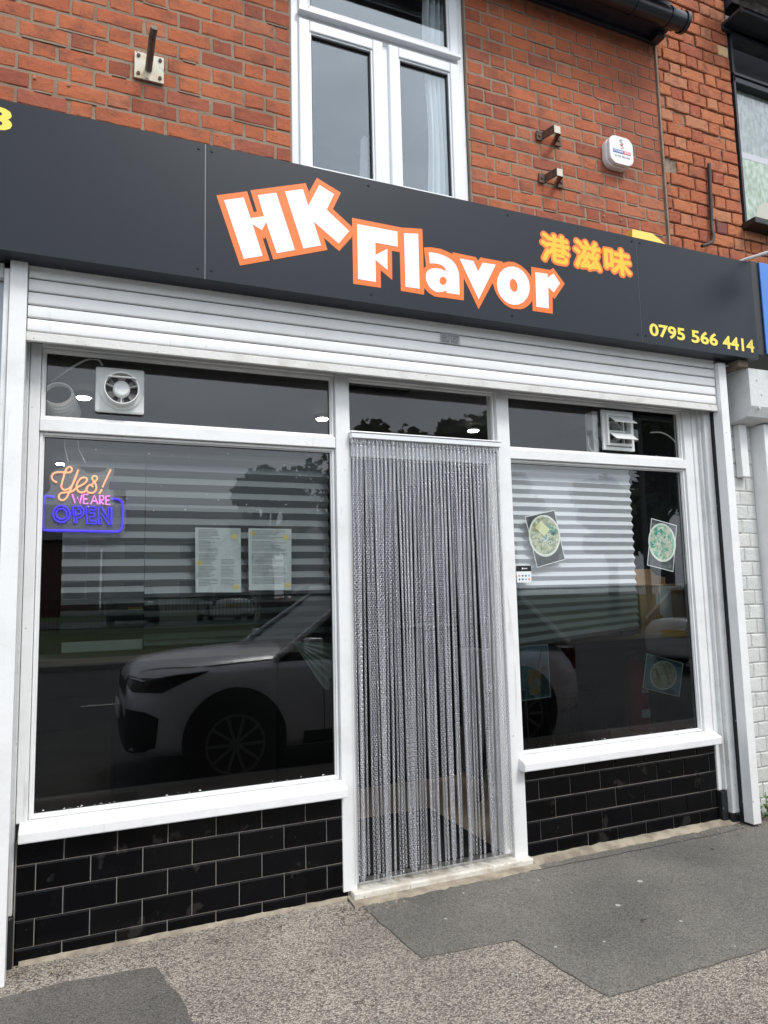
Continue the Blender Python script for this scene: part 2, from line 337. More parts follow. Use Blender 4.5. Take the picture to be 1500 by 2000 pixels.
# uneven cement strip along the foot of the shopfront
def fillet(name, x0, x1, wd, ht, seed):
    n = int((x1-x0)/.03); vs = []; fs = []
    for i in range(n+1):
        x = x0 + (x1-x0)*i/n; q = noise.noise(Vector((x*6, seed, 0))); q2 = noise.noise(Vector((x*17, seed, 5)))
        w = wd*(1+(.35*q+.45*noise.noise(Vector((x*38, seed, 8))))*min(1, .035/wd)*1.4); h = ht*(1+.3*q2)
        vs += [(x, .0, h), (x, -w*.55, h*.8), (x, -w, .004), (x, -w-.004, -.01)]
    for i in range(n):
        for k in range(3): fs.append((i*4+k, (i+1)*4+k, (i+1)*4+k+1, i*4+k+1))
    mb = MB(); mb.add(vs, fs, True); return struct(mb.build(name, cement))
fillet('cement_strip', -.2, 1.155, .016, .012, 1)
fillet('cement_strip', 2.16, 3.62, .06, .022, 2)
fillet('cement_strip', 1.155, 2.16, .115, .008, 4)
# loose grit and dead leaves
gm = MB(); rr = random.Random(4)
for i in range(420):
    x = rr.choice([rr.uniform(-.25, 3.9), rr.gauss(-.2, .12), rr.gauss(3.65, .15), rr.gauss(1.15, .08)]); y = -abs(rr.gauss(0, .07)) - .03
    if -0.2 < x < 3.55: y -= .05
    s = rr.uniform(.002, .0065); a = rr.uniform(0, 6)
    vs = [(x+s*math.cos(a+k*1.57)*rr.uniform(.7, 1.3), y+s*math.sin(a+k*1.57), .001) for k in range(4)] + [(x, y, .002+s*.8)]
    gm.add(vs, [(0,1,4),(1,2,4),(2,3,4),(3,0,4)])
gm.build('grit', M('grit_stone', (.35,.29,.22), .9, blotch=[((.1,.07,.05), 40, .45, .55)]), kind='stuff', label='loose grit and crumbs of stone along the foot of the shopfront', cat='grit')
gum = MB(); 
for (u, v, s) in [(1250,1722,.014),(1207,1769,.012),(1010,1905,.006),(1085,1850,.007),(1180,1840,.006),(905,1745,.006),(1330,1800,.008),(870,1795,.007),(1052,1720,.007)]:
    a, c = u-750, v-1000; d = Vector((AX[0]*a+AX[1]*c+AX[2]*F, AY[0]*a+AY[1]*c+AY[2]*F, AZ[0]*a+AZ[1]*c+AZ[2]*F)); t = -CAMH/d.z
    gum.disc((d.x*t, CAMY+d.y*t, .0012), s, 'z', 10, d=.0012)
gum.build('chewing_gum', M('trodden_gum', (.38,.37,.33), .8), kind='stuff', label='flattened pale gum spots trodden into the grey tarmac patch', cat='gum')

tw = MB(); rt = random.Random(6)
for (u, v) in [(425,1842),(440,1846),(540,1795),(545,1812),(130,1905),(118,1910),(200,1800),(1070,1930),(700,1960),(610,1900),(300,1870),(1250,1800),(1390,1660)]:
    a, c = u-750, v-1000; d = Vector((AX[0]*a+AX[1]*c+AX[2]*F, AY[0]*a+AY[1]*c+AY[2]*F, AZ[0]*a+AZ[1]*c+AZ[2]*F)); t = -CAMH/d.z; x, y = d.x*t, CAMY+d.y*t
    for k in range(4):
        q = rt.uniform(0, 3.1); L_ = rt.uniform(.006, .022); ox, oy = rt.uniform(-.015, .015), rt.uniform(-.01, .01)
        tw.tube([(x+ox, y+oy, .003), (x+ox+L_*math.cos(q)*.5, y+oy+L_*math.sin(q)*.5, .006), (x+ox+L_*math.cos(q), y+oy+L_*math.sin(q), .003)], .0013, 4)
tw.build('leaf_litter', M('dead_leaf', (.06,.045,.03), .9), kind='stuff', label='scraps of dead leaf and twig scattered on the pavement', cat='leaf litter')

# ------------------------------------------------------------------ bricks
def brick_mesh(w, h, seed, jit=.0022, bev=.005, dep=.03):
    r = random.Random(seed); xs = []
    k = 4 if w > .15 else 2
    P = [(-w/2 + w*i/k, -h/2) for i in range(k)] + [(w/2, -h/2 + h*i/2) for i in range(2)] + [(w/2 - w*i/k, h/2) for i in range(k)] + [(-w/2, h/2 - h*i/2) for i in range(2)]
    N = len(P); o = []; inn = []
    for (x, z) in P:
        x += r.uniform(-jit, jit); z += r.uniform(-jit, jit); o.append((x, z))
        b = bev*r.uniform(.6, 1.5); s = (1-2*b/w, 1-2*b/h); inn.append((x*s[0], z*s[1]))
    vs = [(x, dep, z) for x, z in o] + [(x, .004, z) for x, z in o] + [(x, r.uniform(-.0008, .0012), z) for x, z in inn] + [(0, -.0004, 0)]
    fs = []
    for i in range(N):
        j = (i+1) % N; fs += [(i, j, N+j, N+i), (N+i, N+j, 2*N+j, 2*N+i), (2*N+i, 2*N+j, 3*N)]
    me = bpy.data.meshes.new('brick'); me.from_pydata(vs, [], fs); me.update()
    bm = bmesh.new(); bm.from_mesh(me); bmesh.ops.recalc_face_normals(bm, faces=bm.faces[:]); bm.to_mesh(me); bm.free()
    return me
_bc = {}
def get_brick(w, h, var, m, **k):
    key = (round(w, 2), round(h, 3), var, m.name, tuple(k.items()))
    if key not in _bc:
        me = brick_mesh(w, h, hash((round(w*100), var)) & 0xffff, **k); me.materials.append(m); _bc[key] = me
    return _bc[key]

def lay(x0, x1, z0, z1, course, header0, st, hd, mj, shift, seed, first_row=0):
    """Flemish bond: returns (cx, cz, w, row)"""
    r = random.Random(seed); out = []; row = first_row; z = z0; per = st + hd
    while z < z1:
        hx = header0 + (shift if row % 2 else 0)
        n0 = math.floor((x0 - hx)/per) - 1; x = hx + n0*per; seq = []
        while x < x1:
            seq += [(x, x+hd), (x+hd, x+per)]; x += per
        for a, c in seq:
            a, c = max(a, x0), min(c, x1)
            if c - a > .028: out.append(((a+c)/2, z+course/2, c-a-mj, row))
        z += course; row += 1
    return out

def in_view(x, y, z):
    d = Vector((x, y-CAMY, z-CAMH)); w = d.dot(fwd)
    if w <= 0: return False
    u, v = 750 + F*d.dot(right)/w, 1000 + F*d.dot(down)/w
    return -15 < u < 1515 and -15 < v < 2010

def place_bricks(cells, y, h, mat_, parent, blocked, limit=300, old=False, seed=1, face_h=None):
    r = random.Random(seed); vis = []; rest = []
    for c in cells:
        if blocked(c[0], c[1], c[2]): continue
        (vis if in_view(c[0], y, c[1]) and c[1] > 3.36 else rest).append(c)
    vis.sort(key=lambda c: (c[0]**2 + (c[1]-CAMH)**2)); rest += vis[limit:]; vis = vis[:limit]
    for (x, z, w, row) in vis:
        m = mat_; yy = y + r.uniform(-.0015, .0015)
        if old:
            yy = y + r.choice([0, 0, .002, -.002, .003, .005, .0, .001]); yy += .010 if r.random() < .04 else 0
            q = r.random(); m = buff_brick_m if q < .012 else (dark_brick_m if q < .03 else mat_)
        me = get_brick(w, h, r.randrange(5), m, **({'jit': .0035, 'bev': .0055} if old else {}))
        o = link('brick', me, parent, loc=(x, yy, z))
        o.rotation_euler = (r.uniform(-.006, .006), r.choice([0, math.pi])+r.uniform(-.006, .006), r.uniform(-.008, .008))
        if old and m is buff_brick_m: o['label'] = 'pale buff brick'
    if rest:
        mb = MB()
        for (x, z, w, row) in rest: mb.box(x-w/2, x+w/2, y, y+.03, z-h/2, z+h/2)
        o = mb.build('brickwork', mat_, parent, kind='stuff')

# main building: the shop's own wall
shop = empty('shop_building', (1.6, .2, 0), label='red brick shop building with white framed window above the dark sign', cat='building')
def P(o): # keep world position under an empty parent
    return o
INV = Matrix.Translation((-1.6, -.2, 0))
class Frame:
    """parents made children in world coordinates"""
    def __init__(s, e): s.e = e; s.i = Matrix.Translation(e.location).inverted()
def adopt(o, e):
    o.parent = e; o.matrix_parent_inverse = Matrix.LocRotScale(e.location, e.rotation_euler, (1, 1, 1)).inverted(); return o
_old_link = link
def link(name, me, parent=None, m=None, loc=None, **k):
    if m is not None and not me.materials: me.materials.append(m)
    o = bpy.data.objects.new(name, me); COL.objects.link(o)
    if loc is not None: o.location = loc
    if parent is not None:
        if parent.type == 'EMPTY': adopt(o, parent)
        else:
            o.parent = parent; o.matrix_parent_inverse = WM(parent).inverted()
    return tag(o, **k)
def WM(o):
    m = Matrix.LocRotScale(o.location, o.rotation_euler, o.scale)
    return (WM(o.parent) @ o.matrix_parent_inverse @ m) if o.parent else m

WX0, WX1, WZ0 = .950, 2.010, 3.55
ch = .084
cl = lay(-1.1, WX0-.002, 3.276, 5.05, .0838, -.108, .2165, .1065, .0118, .1625, 11)
# row whose base is z=3.948 carries header0 -.108
blk = lambda x, z, w: False
# measured rows: 3.276 + 8*.0838 = 3.946 (even row)
cr_ = lay(WX1+.002, 3.478, 3.247, 5.06, .0843, 2.339, .2165, .108, .0112, .1625, 12)
place_bricks(cl, .06, .0725, brick_m, shop, blk, 150, seed=2)
place_bricks(cr_, .06, .0735, brick_m, shop, blk, 150, seed=3)
mb = MB(); mb.box(-1.1, WX0, .0635, .30, 2.9, 5.6); mb.box(WX1, 3.484, .0635, .30, 2.9, 5.6); mb.box(WX0, WX1, .066, .3, 2.9, 3.55); mb.box(WX0, WX1, .066, .3, 5.02, 5.6)
mb.build('mortar_wall', mortar_m, shop, )
mb = MB()  # small mortar ridges proud of some joints
r = random.Random(21)
for c in cl + cr_:
    if r.random() < .22 and c[1] > 3.4: 
        x, z = c[0], c[1]-.042
        if WX0 < x < WX1: continue
        w = c[2]*r.uniform(.3, .6); mb.box(x-w, x+w, .057+r.uniform(0, .003), .07, z-r.uniform(.003, .006), z+.004)
mb.build('pointing', mortar_m, shop, kind='stuff')
rp_ = BOX('window_reveal', dark_brick_m, shop, WX0-.001, WX1+.001, .12, .28, 3.4, 3.53)
# side walls, floors, roof of the building
mb = MB(); mb.box(-.9, -.42, .12, 7, 0, 2.9); mb.box(3.62, 3.69, .12, 7, 0, 2.9); mb.box(-.9, 3.7, 6.9, 7, 0, 5.6); mb.box(-1.1, 3.69, .30, 7, 2.80, 3.0); mb.box(-.9, -.8, .3, 7, 3, 5.6); mb.box(3.6, 3.69, .3, 7, 3, 5.6)
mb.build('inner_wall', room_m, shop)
mb = MB(); mb.add([(-1.2,-.36,5.12),(3.5,-.36,5.12),(3.5,3.4,7.9),(-1.2,3.4,7.9),(-1.2,7.2,5.1),(3.5,7.2,5.1)], [(0,1,2,3),(3,2,5,4)]); mb.build('roof', M('slate_roof', (.06,.065,.075), .6, bump=(12, .02)), shop)
# eaves and gutter
def eaves(x0, x1, z, parent, yf):
    e = BOX('eaves_board', black_wood, parent, x0, x1, yf, .058, z-.0, z+.02)
    BOX('fascia_board', black_wood, e, x0, x1+.004, yf-.022, yf-.001, z-.025, z+.17, bev=.003)
    BOX('bed_mould', black_wood, e, x0, x1-.002, yf-.036, yf-.024, z+.02, z+.045, bev=.003)
    BOX('wall_plate', black_wood, e, x0, x1-.01, .03, .056, z-.03, z-.002, bev=.004)
    BOX('rafter_end', black_wood, e, x1-.09, x1-.02, yf+.03, .028, z-.05, z-.003, bev=.006)
    return e
ev = eaves(-1.1, 3.50, 5.055, shop, -.075)
g = MB(); g.tube([(x, -.150, 5.045) for x in (-1.1, 1, 2, 3, 3.52)], .058, 20, True); gu = g.build('gutter', gutter_m, shop)
for xa, xb, rr_ in ((3.388, 3.412, .063), (3.108, 3.132, .063), (2.188, 2.212, .063), (3.515, 3.54, .066)):
    g = MB(); g.tube([(xa, -.150, 5.045), (xb, -.150, 5.045)], rr_, 20); g.build('gutter_collar', gutter_m, gu)

# upstairs window: frame, sashes, panes
def rectframe(mb, x0, x1, z0, z1, w, y0, y1, bev=.004, wb=None):
    wb = wb or w
    mb.box(x0, x0+w, y0, y1, z0, z1, bev); mb.box(x1-w, x1, y0, y1, z0, z1, bev)
    mb.box(x0+w-.001, x1-w+.001, y0+.001, y1-.001, z1-w, z1-.0005, bev); mb.box(x0+w-.001, x1-w+.001, y0+.001, y1-.001, z0+.0005, z0+wb, bev)
fw = MB(); rectframe(fw, .955, 2.006, 3.53, 5.0, .045, .085, .15); fw.box(.999, 1.962, .087, .149, 4.455, 4.498, .003); fw.box(1.478, 1.520, .088, .148, 3.574, 4.456, .003)
win = fw.build('window', pvc, shop)
def sash(x0, x1, z0, z1, nm='sash', w=.062):
    s_ = MB(); rectframe(s_, x0, x1, z0, z1, w, .068, .135, .007)
    # glazing bead ring
    rectframe(s_, x0+w-.002, x1-w+.002, z0+w-.002, z1-w+.002, .012, .078, .11, .003)
    o = s_.build(nm, pvc, win)
    gs = MB(); rectframe(gs, x0+w+.0095, x1-w-.0095, z0+w+.0095, z1-w-.0095, .006, .088, .107, 0); gs.build('gasket', gasket, win)
    BOX('pane', upglass_m, win, x0+w+.008, x1-w-.008, .100, .103, z0+w+.008, z1-w-.008)
sash(.995, 1.482, 3.565, 4.462); sash(1.517, 1.968, 3.565, 4.462); sash(.995, 1.968, 4.492, 4.965, 'top_sash', .058)
BOX('drip_bar', pvc, win, .99, 1.972, .045, .07, 4.488, 4.512, bev=.004)
# room and curtains behind it
mb = MB(); mb.box(.5, 2.6, 2.2, 2.25, 3.2, 5.3); mb.box(.5, .55, .3, 2.2, 3.2, 5.3); mb.box(2.55, 2.6, .3, 2.2, 3.2, 5.3); mb.box(.5, 2.6, .3, 2.2, 5.25, 5.3)
mb.build('upper_room_wall', M('upper_room_paint', (.10,.11,.13), .8), shop)
def curtain(x0, x1, z0, z1, y, lab):
    n = 60; vs = []; fs = []; K = 20
    for j in range(K+1):
        z = z0 + (z1-z0)*j/K
        for i in range(n+1):
            t = i/n; x = x0 + (x1-x0)*t + .012*math.sin(z*5+t*3)*(1-t)
            vs.append((x, y + .018*math.sin(t*34+1.5*math.sin(z*2)) + .006*math.sin(t*80+z*3), z))
    for j in range(K):
        for i in range(n): fs.append((j*(n+1)+i, j*(n+1)+i+1, (j+1)*(n+1)+i+1, (j+1)*(n+1)+i))
    c = MB(); c.add(vs, fs, True); return c.build('curtain', TRANSL('sheer_curtain', (.86,.90,.90), .35), None, label=lab, cat='curtain', group='white curtains in the upstairs window')
curtain(1.785, 1.965, 3.5, 4.95, .145, 'wide white curtain gathered behind the right pane of the upstairs window')
curtain(1.385, 1.425, 3.5, 3.95, .20, 'narrow strip of white curtain at the edge of the upstairs window\'s left pane')

# ------------------------------------------------------------------ neighbouring building on the right
nb = empty('neighbouring_building', (4.2, .2, 0), label='neighbouring red brick building with weathered brick pier, painted white at street level', cat='building')
cp = lay(3.492, 4.182, 3.23, 5.85, .0905, 3.60, .215, .105, .011, .155, 31)
place_bricks(cp, .048, .079, old_brick_m, nb, blk, 230, old=True, seed=5)
cp2 = lay(4.182, 5.6, 3.14, 3.86, .0905, 3.60, .215, .105, .011, .155, 32)
place_bricks(cp2, .048, .079, old_brick_m, nb, blk, 60, old=True, seed=6)
mb = MB(); mb.box(3.487, 4.186, .062, .3, 2.9, 6.0); mb.box(4.186, 5.6, .062, .3, 2.9, 3.85); mb.build('mortar_wall', old_mortar_m, nb)
BOX('joint_strip', mortar_m, nb, 3.478, 3.492, .047, .066, 3.3, 5.06)
# window with a printed scene
NX, NZ0, NZ1 = 4.19, 3.885, 5.30
fr = MB(); fr.box(NX, NX+.018, .04, .12, NZ0, NZ1+.04); fr.box(NX, 6, .04, .12, 4.955, 4.995, .003); fr.box(NX, 6, .03, .1, 5.0, 5.022, .003); fr.box(NX, 6, .03, .12, NZ1, NZ1+.05)
nw = fr.build('window', black_wood, nb)
BOX('sill', M('black_sill', (.012,.014,.013), .5, bump=(30, .003)), nw, NX-.03, 6, -.06, .12, NZ0-.045, NZ0, bev=.006)
BOX('pane', nbglass_m, nw, NX+.018, 6, .085, .088, NZ0, 4.955); BOX('pane', nbglass_m, nw, NX+.018, 6, .085, .088, 4.995, NZ1)
pm = bpy.data.materials.new('printed_meadow'); pm.use_nodes = True; t = pm.node_tree; N = t.nodes.new; K = t.links.new
g = N('ShaderNodeNewGeometry'); sx = N('ShaderNodeSeparateXYZ'); K(g.outputs['Position'], sx.inputs[0])
n1 = N('ShaderNodeTexNoise'); n1.inputs['Scale'].default_value = 22; n1.inputs['Detail'].default_value = 6; mp = N('ShaderNodeMapping'); mp.inputs['Scale'].default_value = (1.6, 1, .8); K(g.outputs['Position'], mp.inputs[0]); K(mp.outputs[0], n1.inputs['Vector'])
c1 = N('ShaderNodeValToRGB'); e = c1.color_ramp.elements; e[0].position = .35; e[0].color = (.22,.33,.17,1); e[1].position = .65; e[1].color = (.60,.68,.56,1)
c2 = N('ShaderNodeValToRGB'); e = c2.color_ramp.elements; e[0].position = .35; e[0].color = (.16,.20,.19,1); e[1].position = .7; e[1].color = (.42,.46,.44,1)
K(n1.outputs[0], c1.inputs[0]); K(n1.outputs[0], c2.inputs[0])
st = N('ShaderNodeMapRange'); K(sx.outputs[2], st.inputs[0]); st.inputs[1].default_value = 4.47; st.inputs[2].default_value = 4.485
mm = N('ShaderNodeMix'); mm.data_type = 'RGBA'; K(st.outputs[0], mm.inputs[0]); K(c1.outputs[0], mm.inputs[6]); K(c2.outputs[0], mm.inputs[7]); K(mm.outputs[2], t.nodes['Principled BSDF'].inputs['Base Color'])
BOX('printed_panel', pm, nw, NX+.018, 6, .10, .106, NZ0, 4.955)
pb = M('printed_path', (.62,.60,.64), .8); BOX('printed_stripe', pb, nw, NX+.02, 6, .0975, .0985, 4.43, 4.475)
mb = MB(); mb.disc((4.50, .0965, 3.98), .13, rz=.15, d=.001); mb.build('printed_hair', M('printed_blond', (.62,.56,.42), .8), nw)
mb = MB(); mb.disc((4.56, .095, 3.93), .09, rz=.11, d=.001); mb.build('printed_face', M('printed_skin', (.70,.58,.30), .8), nw)
BOX('backing', M('pale_room_light', (.16,.17,.19), .8), nw, NX, 6, .35, .36, 4.9, 6.6); BOX('inner_lining', bpy.data.materials['pale_room_light'], nw, NX-.02, NX-.005, .125, .35, 3.9, 6.6)
eaves(4.12, 6, 5.36, nb, -.11); BOX('wall_above', black_wood, nb, 4.186, 6, -.02, .1, 5.53, 6.0)
b = MB(); b.add([(4.0,-.26,5.42),(6,-.26,5.42),(6,-.1,5.62),(4.0,-.1,5.62),(4.0,-.14,5.36),(6,-.14,5.36)], [(0,1,2,3),(4,5,1,0)]); b.build('gutter_board', M('weathered_timber', (.10,.10,.10), .8, blotch=[((.30,.29,.27), 14, .5, .65, .8)], bump=(18, .02), streak=[((.02,.02,.02), .5, (2,25,25), .9)]), nb)
# painted white bricks at street level
wb = lay(3.72, 4.015, .0, 2.9, .0905, 3.62, .215, .105, .006, .155, 41)
whb = M('white_painted_brick', (.64,.64,.62), .6, rand=[(.66,.66,.64),(.61,.62,.60),(.64,.64,.61),(.59,.59,.56)], spots=[((.20,.18,.16), 40, .72, .8)], bump=(35, .006), bump2=(120, .002), streak=[((.45,.43,.38), .62, (15,15,2), .6)])
r = random.Random(8)
for (x, z, w, row) in wb:
    o = link('brick', get_brick(w, .0865, r.randrange(4), whb, jit=.002, bev=.006), nb, loc=(x, .0+r.uniform(-.001, .001), z))
BOX('mortar_wall', M('painted_mortar', (.50,.50,.48), .7, bump=(60, .004)), nb, 3.69, 4.02, .006, .3, -.05, 2.9)
mb = MB(); mb.box(4.02, 5.6, .05, .12, -.05, 2.5); mb.build('ground_floor_wall', old_white, nb)
BOX('far_wall', brick_m, nb, 5.6, 8, .06, .3, -.05, 5.6); BOX('neighbour_brickwork', brick_m, shop, -4, -1.102, .06, .3, 2.9, 5.6)
# trim between the two shopfronts
ts = empty('trim_boards', (3.7, 0, 0), label='stack of narrow grey and white trim boards between the two shopfronts', cat='trim')
BOX('board', old_white, ts, 3.672, 3.700, -.11, .02, .0, 2.70, bev=.003)
BOX('board', M('grey_painted_board', (.42,.42,.43), .6, bump=(30, .003), streak=[((.2,.2,.2), .6, (20,20,1.5), .7)]), ts, 3.702, 3.724, -.085, .02, .22, 2.62, bev=.003)
BOX('board', old_white, ts, 3.726, 3.76, -.03, .004, 2.0, 2.72, bev=.003)
# neighbour's shutter housing, guide and blue sign
ns_ = empty('neighbour_shutter', (4.2, 0, 0), label='riveted white shutter housing with its guide at the right edge', cat='shutter')
hb = MB(); 
prof = [(-.20, 2.74), (-.20, 2.50), (-.17, 2.44), (-.02, 2.42), (.02, 2.74)]
x0, x1 = 3.80, 5.6
vs = [(x0, y, z) for y, z in prof] + [(x1, y, z) for y, z in prof]; n = len(prof)
hb.add(vs, [tuple(range(n)), tuple(range(n, 2*n))[::-1]] + [(i, (i+1)%n, n+(i+1)%n, n+i) for i in range(n)])
h_ = hb.build('housing', old_white, ns_)
for i in range(6):
    for j in range(3):
        rv = MB(); rv.disc((3.87+i*.12+.03*(j % 2), -.2035, 2.49+j*.09), .008, n=10, d=.004); rv.build('rivet', old_white, h_)
BOX('guide_rail', white_paint, ns_, 4.02, 4.11, -.10, .04, -.02, 2.42, bev=.004)
BOX('trunking', white_paint, ns_, 3.86, 3.925, -.05, -.002, 2.08, 2.42, bev=.004)
b = MB()
for k in range(30): b.box(4.115, 5.6, -.02, .0, .0+k*.08, .076+k*.08, .003)
b.build('slat', shutter_m, ns_, kind='stuff')
bs = empty('blue_sign', (4.6, -.2, 2.9), label='bright blue sign box of the shop next door, with black end', cat='sign')
BOX('sign_box', black_pl, bs, 3.905, 6, -.192, .02, 2.84, 3.465, bev=.004)
BOX('sign_face', blue_sign, bs, 3.975, 6, -.203, -.193, 2.85, 3.46, bev=.002)
BOX('timber_bearer', M('raw_timber', (.20,.15,.11), .8, bump=(30, .004)), bs, 3.72, 3.80, -.20, .04, 2.745, 2.785)
# floodlight on an arm above the sign corner
fl = empty('floodlight', (3.86, 0, 3.43), label='white floodlight arm reaching out over the right end of the dark sign', cat='lamp')
a = MB(); a.tube([(3.80, .05, 3.46), (3.84, -.22, 3.45), (3.955, -.50, 3.445)], .011, 8); a.box(3.80, 3.86, .02, .058, 3.43, 3.50, .003); a.build('arm', white_paint, fl)
b = MB(); b.box(3.90, 4.02, -.58, -.47, 3.30, 3.435, .015); hd_ = b.build('lamp_head', black_pl, fl)
BOX('lamp_glass', M('floodlight_lens', (.3,.3,.3), .15), hd_, 3.91, 4.01, -.57, -.48, 3.292, 3.299)

# left neighbour strip
lb = empty('left_neighbour_shopfront', (-.9, 0, 0), label='pale grey metal cladding of the shopfront at the left edge', cat='shopfront')
BOX('cladding', M('pale_grey_metal', (.44,.47,.52), .45, spots=[((.15,.14,.13), 30, .74, .7)], blotch=[((.36,.39,.43), 4, .5, .7, .7)]), lb, -1.6, -.325, -.08, .1, -.05, 2.72, bev=.003)
BOX('cap_board', old_white, lb, -1.6, -.325, -.12, .1, 2.722, 2.785, bev=.003)
BOX('edge_strip', white_paint, lb, -.323, -.303, -.13, .02, -.02, 2.76, bev=.002)

# ------------------------------------------------------------------ fascia sign
sg = empty('shop_sign', (1.7, -.2, 2.8), label='long dark grey fascia sign reading HK Flavor in white and orange letters', cat='sign')
FY = -.24; FZ0, FZ1 = 2.787, 3.419
panels = []
for x0, x1 in ((-1.5, .4625), (.4665, 2.923), (2.927, 3.85)):
    panels.append(BOX('sign_panel', fascia_m, sg, x0, x1, FY, FY+.004, FZ0, FZ1))
BOX('panel_joint', fascia_edge, sg, .4625, .4665, FY+.0015, FY+.01, FZ0, FZ1); BOX('panel_joint', fascia_edge, sg, 2.923, 2.927, FY+.0015, FY+.01, FZ0, FZ1)
mb = MB(); mb.box(-1.5, 3.85, FY+.0045, FY+.115, FZ0-.0, FZ0+.004); mb.box(3.846, 3.85, FY+.005, .058, FZ0+.0045, FZ1); mb.box(-1.5, 3.85, FY+.006, .05, FZ1-.004, FZ1-.001)
mb.build('sign_return', fascia_m, sg)
BOX('white_trim', white_paint, sg, -.3, 3.60, FY+.116, FY+.122, FZ0-.004, FZ0+.010)
sc = MB(); sc2 = []
def screw(x, z, p): 
    s_ = MB(); s_.disc((x, FY-.003, z), .0065, n=10, d=.0035); s_.build('screw', screw_m, p)
for x, p in ((.435, 0), (.492, 1), (2.893, 1), (2.953, 2)):
    for z in (FZ0+.045, FZ1-.028): screw(x, z, panels[p])
for x in (1.25, 2.05):
    screw(x, FZ0+.045, panels[1]); screw(x, FZ1-.03, panels[1])
for x in (-.1, .5, 1.0, 1.72, 1.80, 2.2, 2.65, 3.2): 
    s_ = MB(); s_.disc((x, FY+.095, FZ0-.004), .006, 'z', 8, d=.004); s_.build('rivet', fascia_edge, sg)

def crop(px, ox, oy, s): return [(ox + x/s, oy + y/s) for x, y in px]
def smoothc(pts, n=2):
    for _ in range(n):
        o = []
        for i in range(len(pts)):
            a, c = pts[i], pts[(i+1) % len(pts)]
            o += [(a[0]*.75+c[0]*.25, a[1]*.75+c[1]*.25), (a[0]*.25+c[0]*.75, a[1]*.25+c[1]*.75)]
        pts = o
    return pts
A_ = lambda p: crop(p, 410, 340, 5.172); B_ = lambda p: crop(p, 670, 410, 6.818); C_ = lambda p: crop(p, 850, 460, 5.556)
def letter(name, px, m, lift, holes=(), label=None, yb=FY):
    y0 = yb - lift
    pts = [fp(u, v, yb) for u, v in px]; hs_ = [[fp(u, v, yb) for u, v in h] for h in holes]
    mb = MB(); mb.prism(pts, y0, yb - .0003 if lift < .0015 else yb - .0012, hs_)
    return mb.build(name, m, sg, label=label)
letter('letter_outline', A_([(65,215),(375,175),(443,385),(475,380),(408,165),(967,92),(1000,182),(1080,38),(1322,188),(1243,355),(1432,530),(1438,585),(1432,640),(1305,778),(1150,645),(1187,767),(640,865),(562,635),(548,655),(530,640),(603,872),(303,925)]), vinyl_o, .001, label='orange outline around HK')
letter('letter', A_([(142,265),(340,238),(410,447),(545,428),(483,215),(668,190),(858,768),(675,802),(567,485),(525,568),(428,508),(532,828),(342,858)]), vinyl_w, .002, label='white letter H')
letter('letter', A_([(757,178),(938,153),(992,322),(1104,112),(1252,205),(1178,362),(1405,577),(1300,703),(1046,480),(1122,722),(944,754)]), vinyl_w, .002, label='white letter K')
letter('letter', B_([(185,190),(722,290),(726,492),(428,438),(430,602),(588,522),(590,800),(430,668),(436,962),(200,922)]), vinyl_w, .002, label='white letter F')
letter('letter', B_([(810,312),(998,320),(1018,1052),(830,1025)]), vinyl_w, .002, label='white letter l')
hole = lambda cx, cy, rx, ry, tilt=0: [(cx + rx*math.cos(t)*math.cos(tilt) - ry*math.sin(t)*math.sin(tilt), cy + rx*math.cos(t)*math.sin(tilt) + ry*math.sin(t)*math.cos(tilt)) for t in [k*math.pi/10 for k in range(20)]]
letter('letter', [(837,493),(845,493.6),(853,495),(861,497.3),(868,500),(875.5,504),(882,508.5),(888,515),(892,522),(895,530),(896.4,538),(896.8,555),(897.2,576),(884,574),(872,572),(871.6,567.6),(866,569.8),(861,570.9),(855,571),(850,569.6),(844.5,566.2),(839,561.5),(835,554.5),(832,547.5),(831.3,540.5),(832,535),(834.3,530.3),(838,526.8),(843,524.9),(848,524.2),(853.3,524.4),(858.5,525),(863.6,526.6),(869.8,530.3),(870.2,526),(868,522.5),(864.2,519.3),(859.2,517),(854,515.6),(849,514.9),(839.4,514.6)], vinyl_w, .002, holes=[hole(865, 548.8, 7, 8)], label='white letter a')
letter('letter', C_([(262,250),(412,278),(465,392),(512,296),(655,318),(470,695)]), vinyl_w, .002, label='white letter v')
letter('letter', C_(hole(846, 546, 175, 212, -.28)), vinyl_w, .002, holes=[C_(hole(849, 543, 42, 72, -.22))], label='white letter o')
letter('letter', C_([(1083,398),(1218,418),(1215,460),(1283,415),(1352,520),(1285,620),(1225,560),(1230,793),(1097,775)]), vinyl_w, .002, label='white letter r')
letter('letter_outline', B_([(118,105),(788,238),(900,242),(1055,255),(1068,600),(1072,785),(1103,748),(1088,620),(1075,500),(1170,498),(1300,520),(1400,560),(1460,590),(1455,566),(1500,572)]) +
       C_([(185,182),(440,235),(465,275),(488,238),(735,285),(730,298),(800,283),(860,290),(925,325),(980,370),(1020,415),(1042,455),(1040,340),(1245,375),(1280,352),(1405,525),(1295,690),(1273,665),(1275,850),(1057,818),(1053,705),(1030,740),(1000,768),(965,790),(930,800),(850,797),(800,778),(750,745),(700,690),(668,640),(645,590),(622,515),(470,800),(390,630),(310,465),(310,705),(100,675),(30,670)]) +
       B_([(1300,1165),(1220,1155),(1140,1105),(1080,1040),(1078,1130),(768,1078),(755,565),(650,545),(655,935),(500,805),(505,1038),(135,985)]), vinyl_o, .001, label='orange outline around Flavor')

